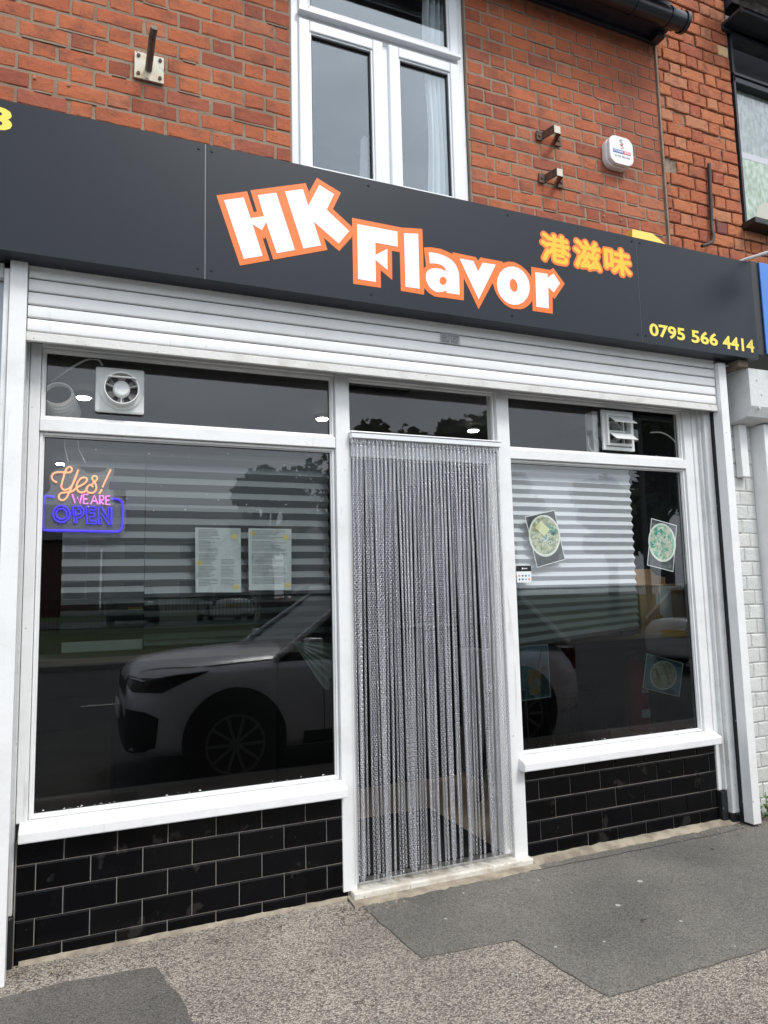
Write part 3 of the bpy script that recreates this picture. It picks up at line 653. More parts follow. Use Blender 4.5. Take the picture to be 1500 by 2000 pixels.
_tc = {}
def text_raw(body, bold=0, space=1):
    key = (body, bold, space)
    if key not in _tc:
        c = bpy.data.curves.new('lettering', 'FONT'); c.body = body; c.offset = bold; c.space_character = space; c.resolution_u = 3
        o = bpy.data.objects.new('lettering', c); COL.objects.link(o); bpy.context.view_layer.update()
        me = bpy.data.meshes.new_from_object(o.evaluated_get(bpy.context.evaluated_depsgraph_get()))
        _tc[key] = ([v.co[:2] for v in me.vertices], [tuple(p.vertices) for p in me.polygons])
        bpy.data.objects.remove(o); bpy.data.curves.remove(c); bpy.data.meshes.remove(me)
    return _tc[key]
def text(name, body, x0, x1, z0, z1, y, m, parent, bold=0, space=1, ref=None, pad=0, rot=0, **k):
    """flat lettering fitted to a rectangle on the plane y"""
    vs, fs = text_raw(body, bold, space); rv = text_raw(body, ref if ref is not None else bold, space)[0]
    ax, bx = min(v[0] for v in rv), max(v[0] for v in rv); az, bz = min(v[1] for v in rv), max(v[1] for v in rv)
    cx, cz = (x0+x1)/2, (z0+z1)/2; out = []
    for v in vs:
        x = x0 + (v[0]-ax)/(bx-ax)*(x1-x0); z = z0 + (v[1]-az)/(bz-az)*(z1-z0)
        dx, dz = x-cx, z-cz; out.append((cx+dx*math.cos(rot)-dz*math.sin(rot), y, cz+dx*math.sin(rot)+dz*math.cos(rot)))
    mb = MB(); mb.add(out, fs); return mb.build(name, m, parent, **k)
# Chinese characters
for ch_, (u0, v0, u1, v1) in (('港', (1055,451,1113,516)), ('滋', (1119,463,1174,529)), ('味', (1179,478,1233,540))):
    a, c = fp(u0, (v0+v0+ (u1-u0)*.19)/2+3, FY), fp(u1, v1-3, FY)
    xa = fp(u0, (v0+v1)/2, FY)[0]; xb = fp(u1, (v0+v1)/2, FY)[0]; um = (u0+u1)/2
    zt = fp(um, v0+6, FY)[1]; zb = fp(um, v1-1, FY)[1]
    raw, rf = text_raw(ch_, .0)
    ax, bx = min(q[0] for q in raw), max(q[0] for q in raw); az, bz = min(q[1] for q in raw), max(q[1] for q in raw)
    for nm, m, rad, y in (('character_outline', vinyl_o, .0175, FY-.0004), ('character', vinyl_y, .0062, FY-.0014)):
        mb = MB(); k_ = 16 if nm != 'character' else 10
        for k in range(k_+1):
            rr_ = 0 if k == k_ else rad; a_ = 2*math.pi*k/k_; g_ = .010
            mb.add([(xa+g_+(q[0]-ax)/(bx-ax)*(xb-xa-2*g_)+rr_*math.cos(a_), y-.00003*k, zb+g_+(q[1]-az)/(bz-az)*(zt-zb-2*g_)+rr_*math.sin(a_)) for q in raw], rf)
        mb.build(nm, m, sg, label=('orange outline of the character ' if k_ == 16 else 'yellow character ')+ch_)
zt = [(1268,630,1338,668,'0795'), (1350,643,1402,678,'566'), (1411,654,1473,690,'4414')]
for u0, v0, u1, v1, s_ in zt:
    um = (u0+u1)/2; sl = .13*(u1-u0)/2
    xa = fp(u0, v0+10, FY)[0]; xb = fp(u1, v1-10, FY)[0]
    za, zb = fp(u0+6, v0+1.5, FY)[1], fp(u0+6, v0+26.5, FY)[1]
    n = len(s_); wd = (xb-xa)/n
    text('phone_number', s_, xa, xb, zb, za, FY-.0008, vinyl_y2, sg, bold=.028, label='yellow digits '+s_)
text('phone_number', '3', -.395, -.303, 3.285, 3.385, FY-.0008, vinyl_y2, sg, bold=.028, label='yellow digit 3 cut by the left edge')
# yellow lamp housing behind the sign
yl = empty('yellow_lamp', (3.15, -.1, 3.42), label='yellow trapezoid lamp cover peeping over the top of the sign', cat='lamp')
b = MB(); y0, y1 = -.13, .03
lo = [(3.02, 3.42), (3.315, 3.42)]; hi_ = [(3.055, 3.575), (3.235, 3.575)]
b.add([(lo[0][0]-.02, y0, 3.48), (lo[1][0]-.03, y0, 3.48), (lo[1][0], y1, 3.48), (lo[0][0]+.02, y1, 3.48), (hi_[0][0], y0+.05, 3.575), (hi_[1][0]-.02, y0+.05, 3.575), (hi_[1][0], y1-.04, 3.595), (hi_[0][0]+.02, y1-.04, 3.595)],
      [(0,3,2,1),(4,5,6,7),(0,1,5,4),(1,2,6,5),(2,3,7,6),(3,0,4,7)])
b.build('lamp_cover', M('yellow_plastic', (.85,.50,.08), .5), yl); BOX('lamp_bracket', black_pl, yl, 3.10, 3.24, .0, .055, 3.36, 3.459)

# ------------------------------------------------------------------ roller shutter
rs = empty('roller_shutter', (1.6, -.12, 2.47), label='white roller shutter rolled almost fully up above the shop window', cat='shutter')
zs = [2.506, 2.5635, 2.6205, 2.6775, 2.7345, 2.787]
for i in range(5):
    z0, z1 = zs[i]+.0045, zs[i+1]-.0025; n = 7; vs = []; x0, x1 = -.233, 3.598
    pr = [(-.120-.0025*math.sin(math.pi*k/n), z0+(z1-z0)*k/n) for k in range(n+1)]
    pr = [(-.110, z0)] + pr + [(-.110, z1)]; m_ = len(pr)
    for x in (x0, x1):
        vs += [(x, y, z) for y, z in pr]
    mb = MB(); mb.add(vs, [(k, k+1, m_+k+1, m_+k) for k in range(m_-1)], True); mb.build('slat', shutter_m, rs)
BOX('shutter_backing', gasket, rs, -.233, 3.598, -.1095, -.104, 2.49, 2.80)
BOX('bottom_bar', bar_m, rs, -.236, 3.60, -.127, -.106, 2.466, 2.5045, bev=.003)
BOX('guide_rail', white_paint, rs, -.300, -.236, -.152, -.085, -.012, 2.79, bev=.003)
BOX('guide_rail', white_paint, rs, 3.602, 3.664, -.152, -.085, .015, 2.77, bev=.003)
BOX('gap_shade_strip', black_paint, rs, 3.605, 3.66, -.084, -.03, .0, 2.47)  # black strip added to paint the shadowed gap behind the right guide
st_ = BOX('sticker', M('silver_sticker', (.42,.43,.44), .4), rs, *[fp(860, 660, -.127)[0], fp(898, 668, -.127)[0]], -.1275, -.1265, 2.680, 2.7315, label='silver sticker reading CALL A DOOR')
xa, xb = fp(862, 660, -.127)[0], fp(896, 668, -.127)[0]
text('sticker_text', 'CALL A DOOR', xa, xb, 2.7155, 2.7275, -.1278, gasket, rs, bold=.01); text('sticker_text', '0800 311 8932', xa, xb, 2.7025, 2.7125, -.1278, gasket, rs, bold=.01)
mb = MB()
for k in range(3): mb.box(xa+.002, (xa+xb)/2-.004, -.1278, -.1276, 2.684+k*.006, 2.687+k*.006); mb.box((xa+xb)/2+.004, xb-.006, -.1278, -.1276, 2.684+k*.006, 2.687+k*.006)
mb.build('sticker_text', ink, rs)
# wire at right
mb = MB(); mb.tube([(3.62,-.09,2.66),(3.64,-.10,2.72),(3.69,-.12,2.76),(3.76,-.13,2.782)], .004, 6); mb.build('loose_wire', cable_m, None, label='thin grey wire looping down under the right corner of the sign', cat='wire')

# ------------------------------------------------------------------ shopfront frame
sf = empty('shopfront', (1.65, 0, 0), label='white painted timber shopfront with two large windows and a doorway', cat='shopfront')
BOX('pilaster', old_white, sf, -.330, -.228, -.012, .12, .185, 2.80, bev=.004); BOX('plinth', black_paint, sf, -.330, -.222, -.022, .12, -.03, .183, bev=.004)
BOX('pilaster', white_paint, sf, 3.50, 3.545, -.012, .12, .185, 2.80, bev=.005)
BOX('pilaster', old_white, sf, 3.548, 3.604, -.06, .12, .06, 2.80, bev=.006); BOX('pilaster_bead', old_white, sf, 3.530, 3.552, -.035, .02, .19, 2.79, bev=.006)
BOX('plinth', black_paint, sf, 3.502, 3.547, -.03, .12, -.03, .183, bev=.006); BOX('plinth', black_paint, sf, 3.549, 3.606, -.05, .12, -.03, .058, bev=.004)
def fm(n, *a, bev=.003): return BOX(n, white_paint, sf, *a, bev=bev)
fm('stile', -.226, -.184, -.004, .07, .526, 2.50); fm('stile', 3.432, 3.498, -.004, .07, .526, 2.50)
fm('door_post', 1.138, 1.208, -.012, .09, .03, 2.56); fm('door_post', 2.070, 2.150, -.012, .09, .03, 2.56)
for x0, x1 in ((-.183, 1.137), (2.151, 3.431)):
    fm('transom', x0, x1, -.008, .07, 2.118, 2.172); fm('head_rail', x0, x1, -.004, .07, 2.487, 2.56); fm('head_rail', x0, x1, -.05, -.005, 2.56, 2.62)
    for (za, zb) in ((.532, 2.117), (2.173, 2.486)):
        bd = MB(); rectframe(bd, x0+.0005, x1-.0005, za, zb, .013, .010, .034, .003); rectframe(bd, x0+.012, x1-.012, za+.011, zb-.011, .007, .021, .033, .0015); bd.build('glazing_bead', white_paint, sf)
        gk = MB(); rectframe(gk, x0+.0135, x1-.0135, za+.0125, zb-.0125, .0075, .0325, .036, 0); gk.build('putty_line', gasket, sf)
fm('door_head', 1.209, 2.069, -.006, .07, 2.150, 2.205); fm('head_rail', 1.209, 2.069, -.004, .07, 2.480, 2.56)
bd = MB(); rectframe(bd, 1.2095, 2.0685, 2.206, 2.479, .011, .010, .034, .003); bd.build('glazing_bead', white_paint, sf)
panes = []
for (x0, x1, za, zb) in ((-.18, 1.134, .535, 2.114), (2.154, 3.428, .535, 2.114), (-.18, 1.134, 2.176, 2.484), (2.154, 3.428, 2.176, 2.484), (1.212, 2.066, 2.208, 2.477)):
    panes.append(BOX('pane', glass_m, sf, x0, x1, .0365, .0385, za, zb))
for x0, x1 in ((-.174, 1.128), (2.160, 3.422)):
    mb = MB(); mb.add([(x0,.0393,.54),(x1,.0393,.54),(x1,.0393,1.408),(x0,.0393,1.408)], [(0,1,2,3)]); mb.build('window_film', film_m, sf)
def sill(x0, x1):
    pr = [(.05, .534), (.0, .530), (-.058, .510), (-.066, .504), (-.066, .466), (-.055, .462), (-.012, .462), (-.012, .456), (.05, .456)]
    n = len(pr); vs = [(x0, y, z) for y, z in pr] + [(x1, y, z) for y, z in pr]
    mb = MB(); mb.add(vs, [tuple(range(n)), tuple(range(n, 2*n))[::-1]] + [(i, (i+1)%n, n+(i+1)%n, n+i) for i in range(n)])
    me = mb.mesh(); bm = bmesh.new(); bm.from_mesh(me); bmesh.ops.bevel(bm, geom=bm.edges[:], offset=.0025, segments=2, affect='EDGES'); bm.to_mesh(me); bm.free()
    return link('sill', me, sf, white_paint)
sill(-.212, 1.150); sill(2.118, 3.500)
# paint flakes along the lower edge of glass
mb = MB(); r = random.Random(3)
for i in range(46):
    x = r.choice([r.uniform(-.16, 1.1), r.uniform(-.16, .1), r.uniform(2.2, 3.4)]); z = .549+abs(r.gauss(0, .004)); s_ = r.uniform(.0015, .006)
    mb.prism([(x-s_, z), (x+s_*r.uniform(.5, 1.4), z-.001), (x+s_*.4, z+s_*.6), (x-s_*.6, z+s_*.5)], .0352, .0362)
for i in range(30):
    x = r.uniform(-.1, 1.05); z = r.choice([2.05, 2.03, 1.90, 1.80])+r.gauss(0, .03); s_ = r.uniform(.001, .0035)
    mb.prism([(x-s_, z), (x+s_, z-.001), (x+s_*.4, z+s_), (x-s_*.6, z+s_*.5)], .0352, .0362)
mb.build('paint_flecks', white_paint, sf, kind='stuff')
fm('door_frame_head', 1.209, 2.069, .012, .075, 2.085, 2.149); fm('door_frame_jamb', 2.022, 2.069, .012, .075, .05, 2.084); fm('door_frame_jamb', 1.209, 1.224, .012, .075, .05, 2.084)
# step
BOX('threshold', step_m, sf, 1.175, 2.155, -.055, .10, -.01, .034, bev=.008); BOX('aluminium_strip', M('threshold_metal', (.5,.5,.48), .35, metal=.8), sf, 1.21, 2.068, .02, .075, .0345, .048, bev=.003)

# ------------------------------------------------------------------ tiled walls under the windows
def tile_mesh(w, h):
    b_ = min(.006, w*.2); y0, y1 = -.0035, .0
    vs = [(-w/2, .008, -h/2), (w/2, .008, -h/2), (w/2, .008, h/2), (-w/2, .008, h/2), (-w/2, y1, -h/2), (w/2, y1, -h/2), (w/2, y1, h/2), (-w/2, y1, h/2),
          (-w/2+b_, y0, -h/2+b_), (w/2-b_, y0, -h/2+b_), (w/2-b_, y0, h/2-b_), (-w/2+b_, y0, h/2-b_)]
    fs = [(0,1,5,4),(1,2,6,5),(2,3,7,6),(3,0,4,7),(4,5,9,8),(5,6,10,9),(6,7,11,10),(7,4,8,11),(8,9,10,11)]
    mb = MB(); mb.add(vs, fs); me = mb.mesh('tile'); me.materials.append(tile_m); return me
_tm = {}
def riser(x0, x1, z_first, pitch_z, xj, pitch_x, row_par, lab):
    e = empty('tiled_stall_riser', ((x0+x1)/2, 0, 0), label=lab, cat='tiled wall', group='black tiled walls under the windows')
    BOX('grout', grout_m, e, x0-.004, x1+.004, .0025, .11, -.03, .458)
    r = random.Random(int(x0*10)+50); row = 0; z = z_first - pitch_z
    while z < .455:
        za, zb = max(z, -.01), min(z+pitch_z, .457)
        x = xj + (0 if row % 2 == row_par else pitch_x/2) - 8*pitch_x
        while x < x1:
            a, c = max(x, x0), min(x+pitch_x, x1)
            if c - a > .02:
                w, h = c-a-.004, zb-za-.004; key = (round(w, 3), round(h, 3))
                if key not in _tm: _tm[key] = tile_mesh(w, h)
                o = link('tile', _tm[key], e, loc=((a+c)/2, r.uniform(-.0004, .0004), (za+zb)/2)); o.rotation_euler = (r.uniform(-.006, .006), 0, r.uniform(-.006, .006))
            x += pitch_x
        z += pitch_z; row += 1
riser(-.220, 1.170, .055, .1035, -.149, .2022, 1, 'black tiled low wall under the left window, left of the doorway')
riser(2.150, 3.502, .089, .1043, 2.242, .2018, 1, 'black tiled low wall under the right window, right of the doorway')

# ------------------------------------------------------------------ chain curtain
cc = empty('chain_curtain', (1.635, -.03, 2.15), label='silver aluminium chain curtain hanging in the doorway', cat='door curtain')
BOX('head_rail', alu_rail, cc, 1.206, 2.067, -.052, -.018, 2.166, 2.192, bev=.003)
BOX('rail_lip', alu_rail, cc, 1.204, 2.069, -.056, -.014, 2.193, 2.200, bev=.002)
pitch = .0112; NL = int(2.105/pitch)
ring = []
for k in range(10):
    t = 2*math.pi*k/10; ring.append((.0050*math.cos(t), .0046*math.sin(t) + (.0042 if math.sin(t) > .01 else (-.0042 if math.sin(t) < -.01 else 0))))
def strand(seed):
    r = random.Random(seed); vs = []; fs = []; ph = r.uniform(0, 6); tw = r.uniform(-.5, .5)
    for l in range(NL + r.randrange(-2, 2)):
        z = -l*pitch - .004; ang = (l % 2)*math.pi/2 + .75 + tw + .45*math.sin(l*.05+ph) + r.uniform(-.12, .12)
        ox = .0022*noise.noise(Vector((l*.03, seed*3.1, 0))); oy = .003*noise.noise(Vector((l*.03, seed*3.1, 9)))
        ca, sa = math.cos(ang), math.sin(ang); b = len(vs); n = len(ring)
        for k, (a, h) in enumerate(ring):
            a2, h2 = ring[(k+1) % n]; a0, h0 = ring[k-1]; t = Vector((a2-a0, h2-h0)).normalized(); nx, nh = t.y, -t.x
            for q in range(3):
                f = 2*math.pi*q/3; rr_ = .00100
                aa = a + nx*math.cos(f)*rr_; hh = h + nh*math.cos(f)*rr_; bb = math.sin(f)*rr_
                vs.append((ox + aa*ca - bb*sa, oy + aa*sa + bb*ca, z + hh))
        for k in range(n):
            for q in range(3):
                k2, q2 = (k+1) % n, (q+1) % 3; fs.append((b+k*3+q, b+k2*3+q, b+k2*3+q2, b+k*3+q2))
    me = bpy.data.meshes.new('chain'); me.from_pydata(vs, [], fs); me.polygons.foreach_set('use_smooth', [True]*len(fs)); me.update(); me.materials.append(alum); return me
sm_ = [strand(i) for i in range(9)]
r = random.Random(12); NC = 78
for i in range(NC):
    t = i/(NC-1); x = 1.213 + t*.846
    o = link('chain', sm_[r.randrange(9)], cc, loc=(x, -.034 + (.006 if i % 2 else -.004), 2.163))
    dx = .050*noise.noise(Vector((x*14, 0, 3))) + .016*r.uniform(-1, 1)
    gap = 1.775; dg = x+dx-gap
    if abs(dg) < .07: dx += .017*(1 if dg > 0 else -1)*(1-abs(dg)/.07)
    if t > .93: dx = min(dx, .004)
    if t < .05: dx = max(dx, -.004)
    dy = .014*noise.noise(Vector((x*11, 7, 3)))
    o.rotation_euler = (math.atan2(dy, 2.07), math.atan2(-dx, 2.07), r.choice([0, 1.57, 3.14, 4.71])*0 + r.uniform(-.3, .3))
hk = MB()
for i in range(60):
    x = 1.213 + i/59*.846; hk.tube([(x, -.036, 2.170), (x, -.040, 2.150)], .0022, 4)
hk.build('hook_row', alu_rail, cc, kind='stuff')

# ------------------------------------------------------------------ interior
struct(BOX('shop_floor', floor_m, None, -.42, 3.62, .12, 6.9, -.05, .02))
BOX('door_mat', mat_m, None, 1.24, 2.06, .13, .95, .021, .034, label='black mat on the floor just inside the doorway', cat='mat')
mb = MB(); mb.box(-.42, 3.62, .11, 6.9, 2.66, 2.70); struct(mb.build('ceiling', ceil_m))
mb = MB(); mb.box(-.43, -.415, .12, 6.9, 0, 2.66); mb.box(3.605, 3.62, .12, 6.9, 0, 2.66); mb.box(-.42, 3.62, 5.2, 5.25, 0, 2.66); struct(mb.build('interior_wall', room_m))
for i, (x, y) in enumerate([(-.02,1.38),(1.55,1.46),(2.79,1.47),(-.21,3.8),(2.70,2.69)]):
    z = 2.62 if i < 3 else 2.62
    d = MB(); d.disc((x, y, 2.640), .05, 'z', 20, d=.018)
    o = d.build('downlight', white_pl, None, label=['lit ceiling spotlight beside the round extractor fan','lit ceiling spotlight near the right end of the left top pane','lit ceiling spotlight above the doorway','lit ceiling spotlight above the neon sign','lit ceiling spotlight seen through the top of the chains'][i], cat='ceiling light', group='lit spotlights in the shop ceiling')
    d = MB(); d.disc((x, y, 2.634), .037, 'z', 20, d=.005); link('lens', d.mesh(), o, lamp_m)
led = empty('window_counter', (.5, .3, 1.1), label='light wood counter running behind the left window', cat='counter')
BOX('counter_top', pale_wood, led, -.40, 1.10, .12, .50, 1.125, 1.150, bev=.003)
BOX('counter_leg', black_pl, led, -.30, -.25, .42, .47, .02, 1.124); BOX('counter_leg', black_pl, led, .95, 1.0, .42, .47, .02, 1.124)
led = empty('window_counter', (2.9, .3, 1.1), label='light wood counter running behind the right window', cat='counter')
BOX('counter_top', pale_wood, led, 2.32, 3.60, .13, .52, 1.085, 1.110, bev=.003); BOX('counter_front', black_pl, led, 2.34, 3.6, .15, .17, 1.04, 1.084)
BOX('counter_leg', black_pl, led, 2.40, 2.45, .44, .49, .02, 1.04); BOX('counter_leg', black_pl, led, 3.5, 3.55, .44, .49, .02, 1.04)
for x, y, lab in ((2.62,.75,'black bar stool standing left under the right window counter'), (3.02,.72,'black bar stool standing right under the right window counter')):
    s_ = empty('bar_stool', (x, y, .02), label=lab, cat='stool', group='black stools inside the right window')
    BOX('seat', black_pl, s_, x-.16, x+.16, y-.16, y+.16, .70, .74, bev=.01)
    for a in (-1, 1):
        for c in (-1, 1):
            l_ = MB(); l_.tube([(x+a*.12, y+c*.12, .70), (x+a*.20, y+c*.20, .02)], .014, 6); l_.build('leg', black_pl, s_)
    f_ = MB(); f_.tube([(x-.17, y-.17, .25), (x+.17, y-.17, .25), (x+.17, y+.17, .25), (x-.17, y+.17, .25), (x-.17, y-.17, .25)], .009, 6); f_.build('footrest', M('steel_footrest', (.4,.4,.4), .3, metal=.9), s_)
for x0, x1, z1, y in ((2.72, 2.86, .95, 1.3), (3.02, 3.2, .7, 1.5)):
    BOX('storage_cabinet', M('pale_cabinet', (.28,.29,.30), .6), None, x0, x1, y, y+.4, .02, z1, bev=.005, label='pale narrow cabinet seen low through the right window' if x0 < 2.8 else 'short pale cabinet behind the stools in the right window', cat='cabinet')
sv = empty('service_counter', (1.4, 1.9, 0), label='black service counter standing across the dark shop behind the chains', cat='counter')
BOX('counter_front', black_pl, sv, .2, 2.62, 1.62, 1.66, .02, 1.10); BOX('counter_top', M('dark_worktop', (.006,.006,.006), .8), sv, .15, 2.67, 1.58, 2.1, 1.102, 1.14, bev=.004); BOX('counter_side', black_pl, sv, .2, .24, 1.661, 2.1, .02, 1.10); BOX('counter_side', black_pl, sv, 2.58, 2.62, 1.661, 2.1, .02, 1.10)
# blinds
def blind(name, x0, x1, ztop, zbot, pitch_, y, m, lab, sag=0, dp=.012):
    vs = []; fs = []; z = ztop; k = 0; nx = 14; rows = []
    while z > zbot:
        rows.append((z, y + (dp if k % 2 else -dp))); z -= pitch_/2 * (1 if z > zbot + .25 else .82); k += 1
    for (z, yy) in rows:
        dr = max(0, (1.40 - z)) * sag
        for i in range(nx+1):
            t = i/nx; vs.append((x0+(x1-x0)*t, yy, z - dr*(1-t) + .0015*noise.noise(Vector((t*5, z*20, 1)))))
    for j in range(len(rows)-1):
        for i in range(nx): fs.append((j*(nx+1)+i, j*(nx+1)+i+1, (j+1)*(nx+1)+i+1, (j+1)*(nx+1)+i))
    mb = MB(); mb.add(vs, fs); return mb.build(name, m, None, label=lab, cat='blind', group='pleated paper blinds in the windows')
blind('pleated_blind', -.086, .252, 2.11, 1.235, .0625, .085, blind_d, 'narrow pleated blind behind the neon sign, shade put into its dark paper')
blind('pleated_blind', .254, 1.125, 2.11, 1.20, .0625, .088, blind_d, 'wide pleated blind behind the two menus, shade put into its dark paper')
blind('pleated_blind', 2.14, 3.05, 2.11, 1.13, .0492, .075, blind_m, 'bright white pleated blind in the right window', sag=.30, dp=.009)
fan_ = MB(); ap = Vector((.93, .075, 1.18))
pts = []
for k in range(13):
    a = R(-4 - 46*k/12); L_ = .30 + .02*(k % 3); pts.append(ap + Vector((math.cos(a)*L_*.78, (.012 if k % 2 else -.008), math.sin(a)*L_)))
fan_.add([ap] + pts, [(0, i+1, i+2) for i in range(12)]); fan_.build('folded_blind_end', TRANSL('crumpled_blind_paper', (.66,.72,.68), .3), None, label='fanned out loose end of the blind in the corner of the left window', cat='blind')
for x0, x1, z0, z1, n in ((-.08, .25, 1.178, 1.222, 2), (.256, .95, 1.192, 1.212, 2)):
    BOX('blind_bottom_rail', M('pale_bottom_rail', (.70,.73,.70), .6), None, x0, x1, .10, .125, z0, z1, bev=.003, label='pale bottom rail of the narrow darkened blind' if x0 < 0 else 'pale bottom rail of the wide darkened blind', cat='blind rail')
# neon sign
ne = empty('neon_sign', (0, .06, 1.85), label='neon sign reading Yes! WE ARE OPEN in orange, pink and blue', cat='neon sign')
NP = lambda p: [fp(70+x/7.895, 890+y/7.895, .055) for x, y in p]
mb = MB(); mb.prism(smoothc(NP([(210,290),(260,230),(400,200),(480,150),(600,140),(720,210),(800,270),(950,260),(1060,230),(1120,175),(1200,190),(1210,270),(1130,420),(1120,560),(1200,600),(1330,640),(1390,720),(1385,1140),(1300,1215),(130,1190),(50,1110),(75,680),(130,600),(200,560),(230,480),(205,380)]), 2), .058, .0585); mb.build('acrylic_backing', acryl, ne)
nor, npk, nbl = EM('orange_neon', (.95,.36,.16), .55), EM('pink_neon', (.85,.20,.72), .5), EM('blue_neon', (.06,.03,.95), .55)
def neon(strokes, m, rad=.0042, nm='neon_tube', lab=None, sm=True):
    mb = MB()
    for s_ in strokes:
        p = [Vector((x, .052, z)) for x, z in NP(s_)]
        if sm and len(p) > 3:
            q = []
            for i in range(len(p)-1):
                a, b_, c_, d_ = p[max(i-1, 0)], p[i], p[i+1], p[min(i+2, len(p)-1)]
                for k in range(4):
                    t = k/4; q.append(.5*((2*b_) + (c_-a)*t + (2*a-5*b_+4*c_-d_)*t*t + (3*b_-a-3*c_+d_)*t**3))
            p = q + [p[-1]]
        mb.tube(p, rad, 6)
    return mb.build(nm, m, ne, label=lab)
neon([[(325,415),(270,385),(245,335),(265,285),(320,260),(380,258),(440,260),(520,262),(555,225),(545,185),(510,175),(475,205),(450,255),(425,340),(400,430),(395,490),(425,525),(480,525),(530,490),(570,440),(610,350),(655,220)],
      [(655,220),(560,460),(500,600),(460,665),(410,690),(362,670),(355,620),(390,580),(450,570),(520,565),(580,540),(640,490),(700,460),(760,420),(790,370),(765,342),(710,345),(660,390),(630,450),(630,510),(660,555),(710,570),(765,545),(790,490),(840,452),(885,485)],
      [(785,500),(785,545),(830,575),(890,570),(930,520),(925,450),(890,400),(868,350),(890,318),(930,322),(945,360),(915,400),(870,440)], [(1155,215),(1090,353),(1025,490)], [(1020,520),(975,590)]], nor, lab='orange script Yes!')
neon([[(560,595),(605,735),(640,640),(680,740),(710,605)], [(810,600),(735,600),(735,740),(810,740)], [(735,670),(795,670)], [(850,750),(900,610),(955,750)], [(870,700),(940,700)],
      [(985,750),(985,615),(1035,620),(1050,655),(1030,685),(985,685),(1045,750)], [(1145,625),(1080,625),(1080,755),(1145,755)], [(1080,690),(1135,690)]], npk, .0038, lab='pink letters WE ARE', sm=False)
O1 = [(395+130*math.cos(t), 900+128*math.sin(t)) for t in [k*math.pi/10 for k in range(21)]]; O2 = [(395+82*math.cos(t), 900+82*math.sin(t)) for t in [k*math.pi/10 for k in range(21)]]
neon([O1, O2, [(570,785),(590,1035),(632,1035),(632,960),(690,955),(735,900),(738,830),(690,785),(570,785)], [(610,830),(612,925)], [(640,820),(685,830),(695,890),(640,915)],
      [(920,790),(775,785),(785,1045),(930,1050),(928,1005),(835,1000),(830,940),(905,940),(905,890),(825,885),(820,835),(918,838),(920,790)],
      [(965,1050),(965,795),(1010,795),(1120,975),(1120,800),(1165,800),(1165,1060),(1120,1060),(1010,885),(1010,1050),(965,1050)]], nbl, .0036, lab='blue double lined letters OPEN', sm=False)
neon([[(290,640),(180,622),(135,640),(115,700),(108,1000),(112,1110),(150,1150),(600,1158),(1200,1172),(1290,1160),(1322,1110),(1336,980),(1335,780),(1310,700),(1250,672),(1160,670)]], nbl, .0050, lab='blue neon border')
mb = MB(); mb.tube([(-.07, .06, 2.0), (-.085, .065, 2.06), (-.09, .07, 2.11)], .0012, 5); mb.tube([(.0, .06, 2.0), (-.03, .065, 2.06), (-.035, .07, 2.11)], .0012, 5); mb.build('hanging_wire', cable_m, ne)
# menus and food posters
def sheet(name, q, m, lab, cat, grp, edge=None, y=.043, th=.0007):
    pts = [fp(u, v, y) for u, v in q]; cx = sum(p[0] for p in pts)/4; cz = sum(p[1] for p in pts)/4
    o = MB(); o.prism(pts, y, y+th); ob = o.build(name, edge or m, None, label=lab, cat=cat, group=grp)
    if edge:
        i_ = [(cx+(p[0]-cx)*.955, cz+(p[1]-cz)*.97) for p in pts]; mb = MB(); mb.prism(i_, y-.0004, y-.0001); link('print', mb.mesh(), ob, m)
    return ob, pts, (cx, cz)
r = random.Random(5)
for k, (q, lab) in enumerate([([(381,1030),(470,1032),(471,1157),(382,1157)], 'paper menu behind the glass, the left of the two, printed in two columns'), ([(485,1032),(569,1033),(569,1152),(486,1153)], 'paper menu behind the glass, the right of the two, nearer the door')]):
    ob, pts, c = sheet('menu', q, lam, lab, 'menu', 'paper menus in the left window')
    x0, x1, z0, z1 = pts[0][0], pts[1][0], pts[3][1], pts[0][1]; mb = MB(); w = x1-x0; h = z1-z0
    for j in range(40):
        z = z1 - h*(.04+.022*j); 
        if j % 9 == 7: continue
        L1 = w*r.uniform(.2, .42) if k == 0 else w*r.uniform(.35, .8)
        x = x0+w*.08
        while x < x0+w*.08+L1:
            ww = r.uniform(.003, .012); mb.prism([(x, z), (x+ww, z), (x+ww, z+.0026), (x, z+.0026)], .0422, .0428); x += ww+.0022
        if (k == 0 and j > 20) or (k == 1 and j > 26):
            x = x0+w*.56
            while x < x0+w*(.56+r.uniform(.2, .34)):
                ww = r.uniform(.003, .010); mb.prism([(x, z), (x+ww, z), (x+ww, z+.0022), (x, z+.0022)], .0422, .0428); x += ww+.0022
    link('printed_text', mb.mesh(), ob, ink)
    mb = MB()
    for (a, b_) in ((.86, .86), (.04, .45) if k == 0 else (.03, .92), (.92, .05)): mb.disc((x0+w*min(max(a, .1), .9), .0424, z0+h*min(max(b_, .07), .92)), w*.075, rz=w*.06, n=7, d=.0004)
    link('printed_flower', mb.mesh(), ob, M('yellow_print', (.34,.29,.09), .6) if k == 0 else bpy.data.materials['yellow_print'])
dish = lambda nm, cols, s_: M(nm, cols[0], .5, blotch=[(cols[1], s_, .45, .55), (cols[2], s_*1.3, .55, .6), (cols[3], s_*2, .6, .64)])
noodle = dish('printed_noodles', [(.30,.31,.20), (.52,.54,.36), (.08,.26,.19), (.72,.76,.66)], 26)
noodle2 = dish('printed_greens', [(.50,.54,.42), (.10,.40,.28), (.66,.66,.52), (.22,.30,.24)], 24)
dumpl = dish('printed_dumplings', [(.42,.42,.30), (.58,.58,.44), (.20,.18,.10), (.7,.7,.6)], 18)
drink = dish('printed_tea', [(.40,.22,.10), (.30,.30,.24), (.50,.38,.16), (.6,.5,.4)], 20)
